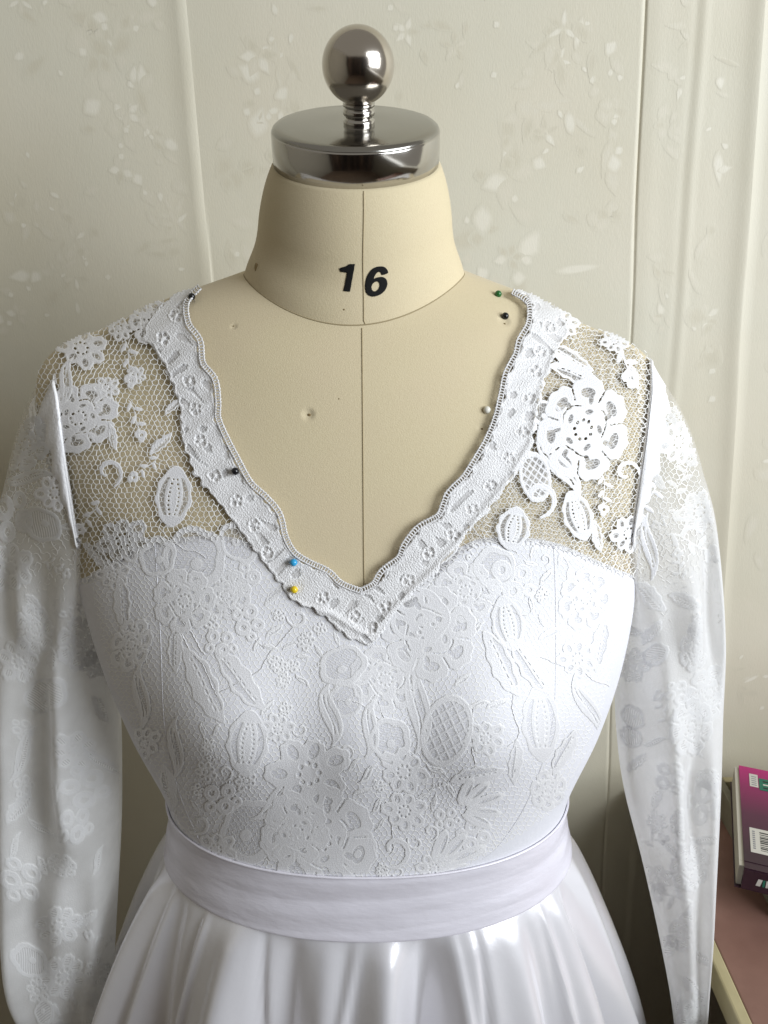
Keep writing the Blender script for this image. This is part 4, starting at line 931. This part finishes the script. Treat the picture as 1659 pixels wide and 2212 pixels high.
bk_m('pages', (-.0045, bw, .004, bl - .003, .0012, th_b - .0012), pages)
cov = bk_m('cover', (0, bw, 0, bl, th_b - .0011, th_b), mc); bk_m('back_cover', (-.006, bw, 0, bl, 0, .0011), dark)
spn = bk_m('spine', (0, bw, -.0012, .0035, .0012, th_b - .0012), dark)
bk_m('crease', (0, bw, .0095, .0105, th_b + .0001, th_b + .0006), dark)
def on_cover(q): P = on_z(q[0], q[1], zc) - pA; return P @ udir, P @ vdir
lab = bk_m('label', (.0105, .0195, .150*bl/.19, .176*bl/.19, th_b + .0001, th_b + .0004), white)
for i in range(5): bk_m('print_line', (.0125, .0178, (.153 + .0042*i)*bl/.19, (.1545 + .0042*i)*bl/.19, th_b + .00041, th_b + .0005), gry)
bk_m('label', (.0205, .062, .146*bl/.19, .170*bl/.19, th_b + .0001, th_b + .0004), grn)
for i in range(3): bk_m('print_line', (.0245, .058, (.150 + .0065*i)*bl/.19, (.1525 + .0065*i)*bl/.19, th_b + .00041, th_b + .0005), white if i % 2 else blk)
bk_m('barcode_label', (.0070, .066, .028*bl/.19, .070*bl/.19, th_b + .0001, th_b + .0004), white)
rb = random.Random(3); v = .033
while v < .066:
    w_ = rb.choice([.0008, .0012, .0020]); bk_m('bar', (.0165, .058, v*bl/.19, (v + w_)*bl/.19, th_b + .00041, th_b + .0005), blk); v += w_ + rb.choice([.0010, .0014, .002])
for i in range(9): bk_m('print_line', (.0095, .0120, (.034 + .0036*i)*bl/.19, (.0362 + .0036*i)*bl/.19, th_b + .00041, th_b + .0005), gry)
for i, (a, b_) in enumerate(((.0125, .0165), (.0185, .0205), (.0215, .0235), (.0245, .0265), (.029, .033), (.035, .040))):
    P, F = box(a, b_, -.0016, -.0013, .009, .017); P[4:, 0] += .0015*(1 if i == 0 else 0)
    PP = pA - np.array([0, 0, th_b]) + P[:, :1]*udir + P[:, 1:2]*vdir + P[:, 2:3]*np.array([0, 0, 1]); adopt(mesh('spine_mark', PP, F, white if i != 1 else grn, smooth=False), book)

# ------------------------------------------------------------------ unseen dark screen, added to give the chrome its dark reflections
cur = thing('added_dark_screen', 'added dark brown folded screen behind the camera, mirrored in the chrome cap', 'added_dark_screen', (-0.1, -2.2, 0))
az = np.linspace(R(-75), R(38), 420); zs = np.linspace(0.02, 2.3, 8)
rad = 2.3 + 0.05*np.sin(az*60 + 1.5*np.sin(az*9))
V = np.stack([np.repeat((rad*np.sin(az))[None], 8, 0), np.repeat((-rad*np.cos(az))[None], 8, 0), np.repeat(zs[:, None], 420, 1)], -1)
M['added_dark_screen'] = mat('screen_cloth', (0.06, 0.04, 0.03), 0.9); noise_color(M['added_dark_screen'], (0.02, 0.014, 0.013), (0.20, 0.13, 0.09), 4.0, 3, .4, .7, (1, 1, .08))
adopt(mesh('screen_folds', V.reshape(-1, 3), grid_faces(8, 420), M['added_dark_screen']), cur)
V, F = tube(np.stack([2.3*np.sin(az[::6]), -2.3*np.cos(az[::6]), np.full(len(az[::6]), 2.33)], -1), .014, 10); adopt(mesh('rail', V, F, M['chrome']), cur)
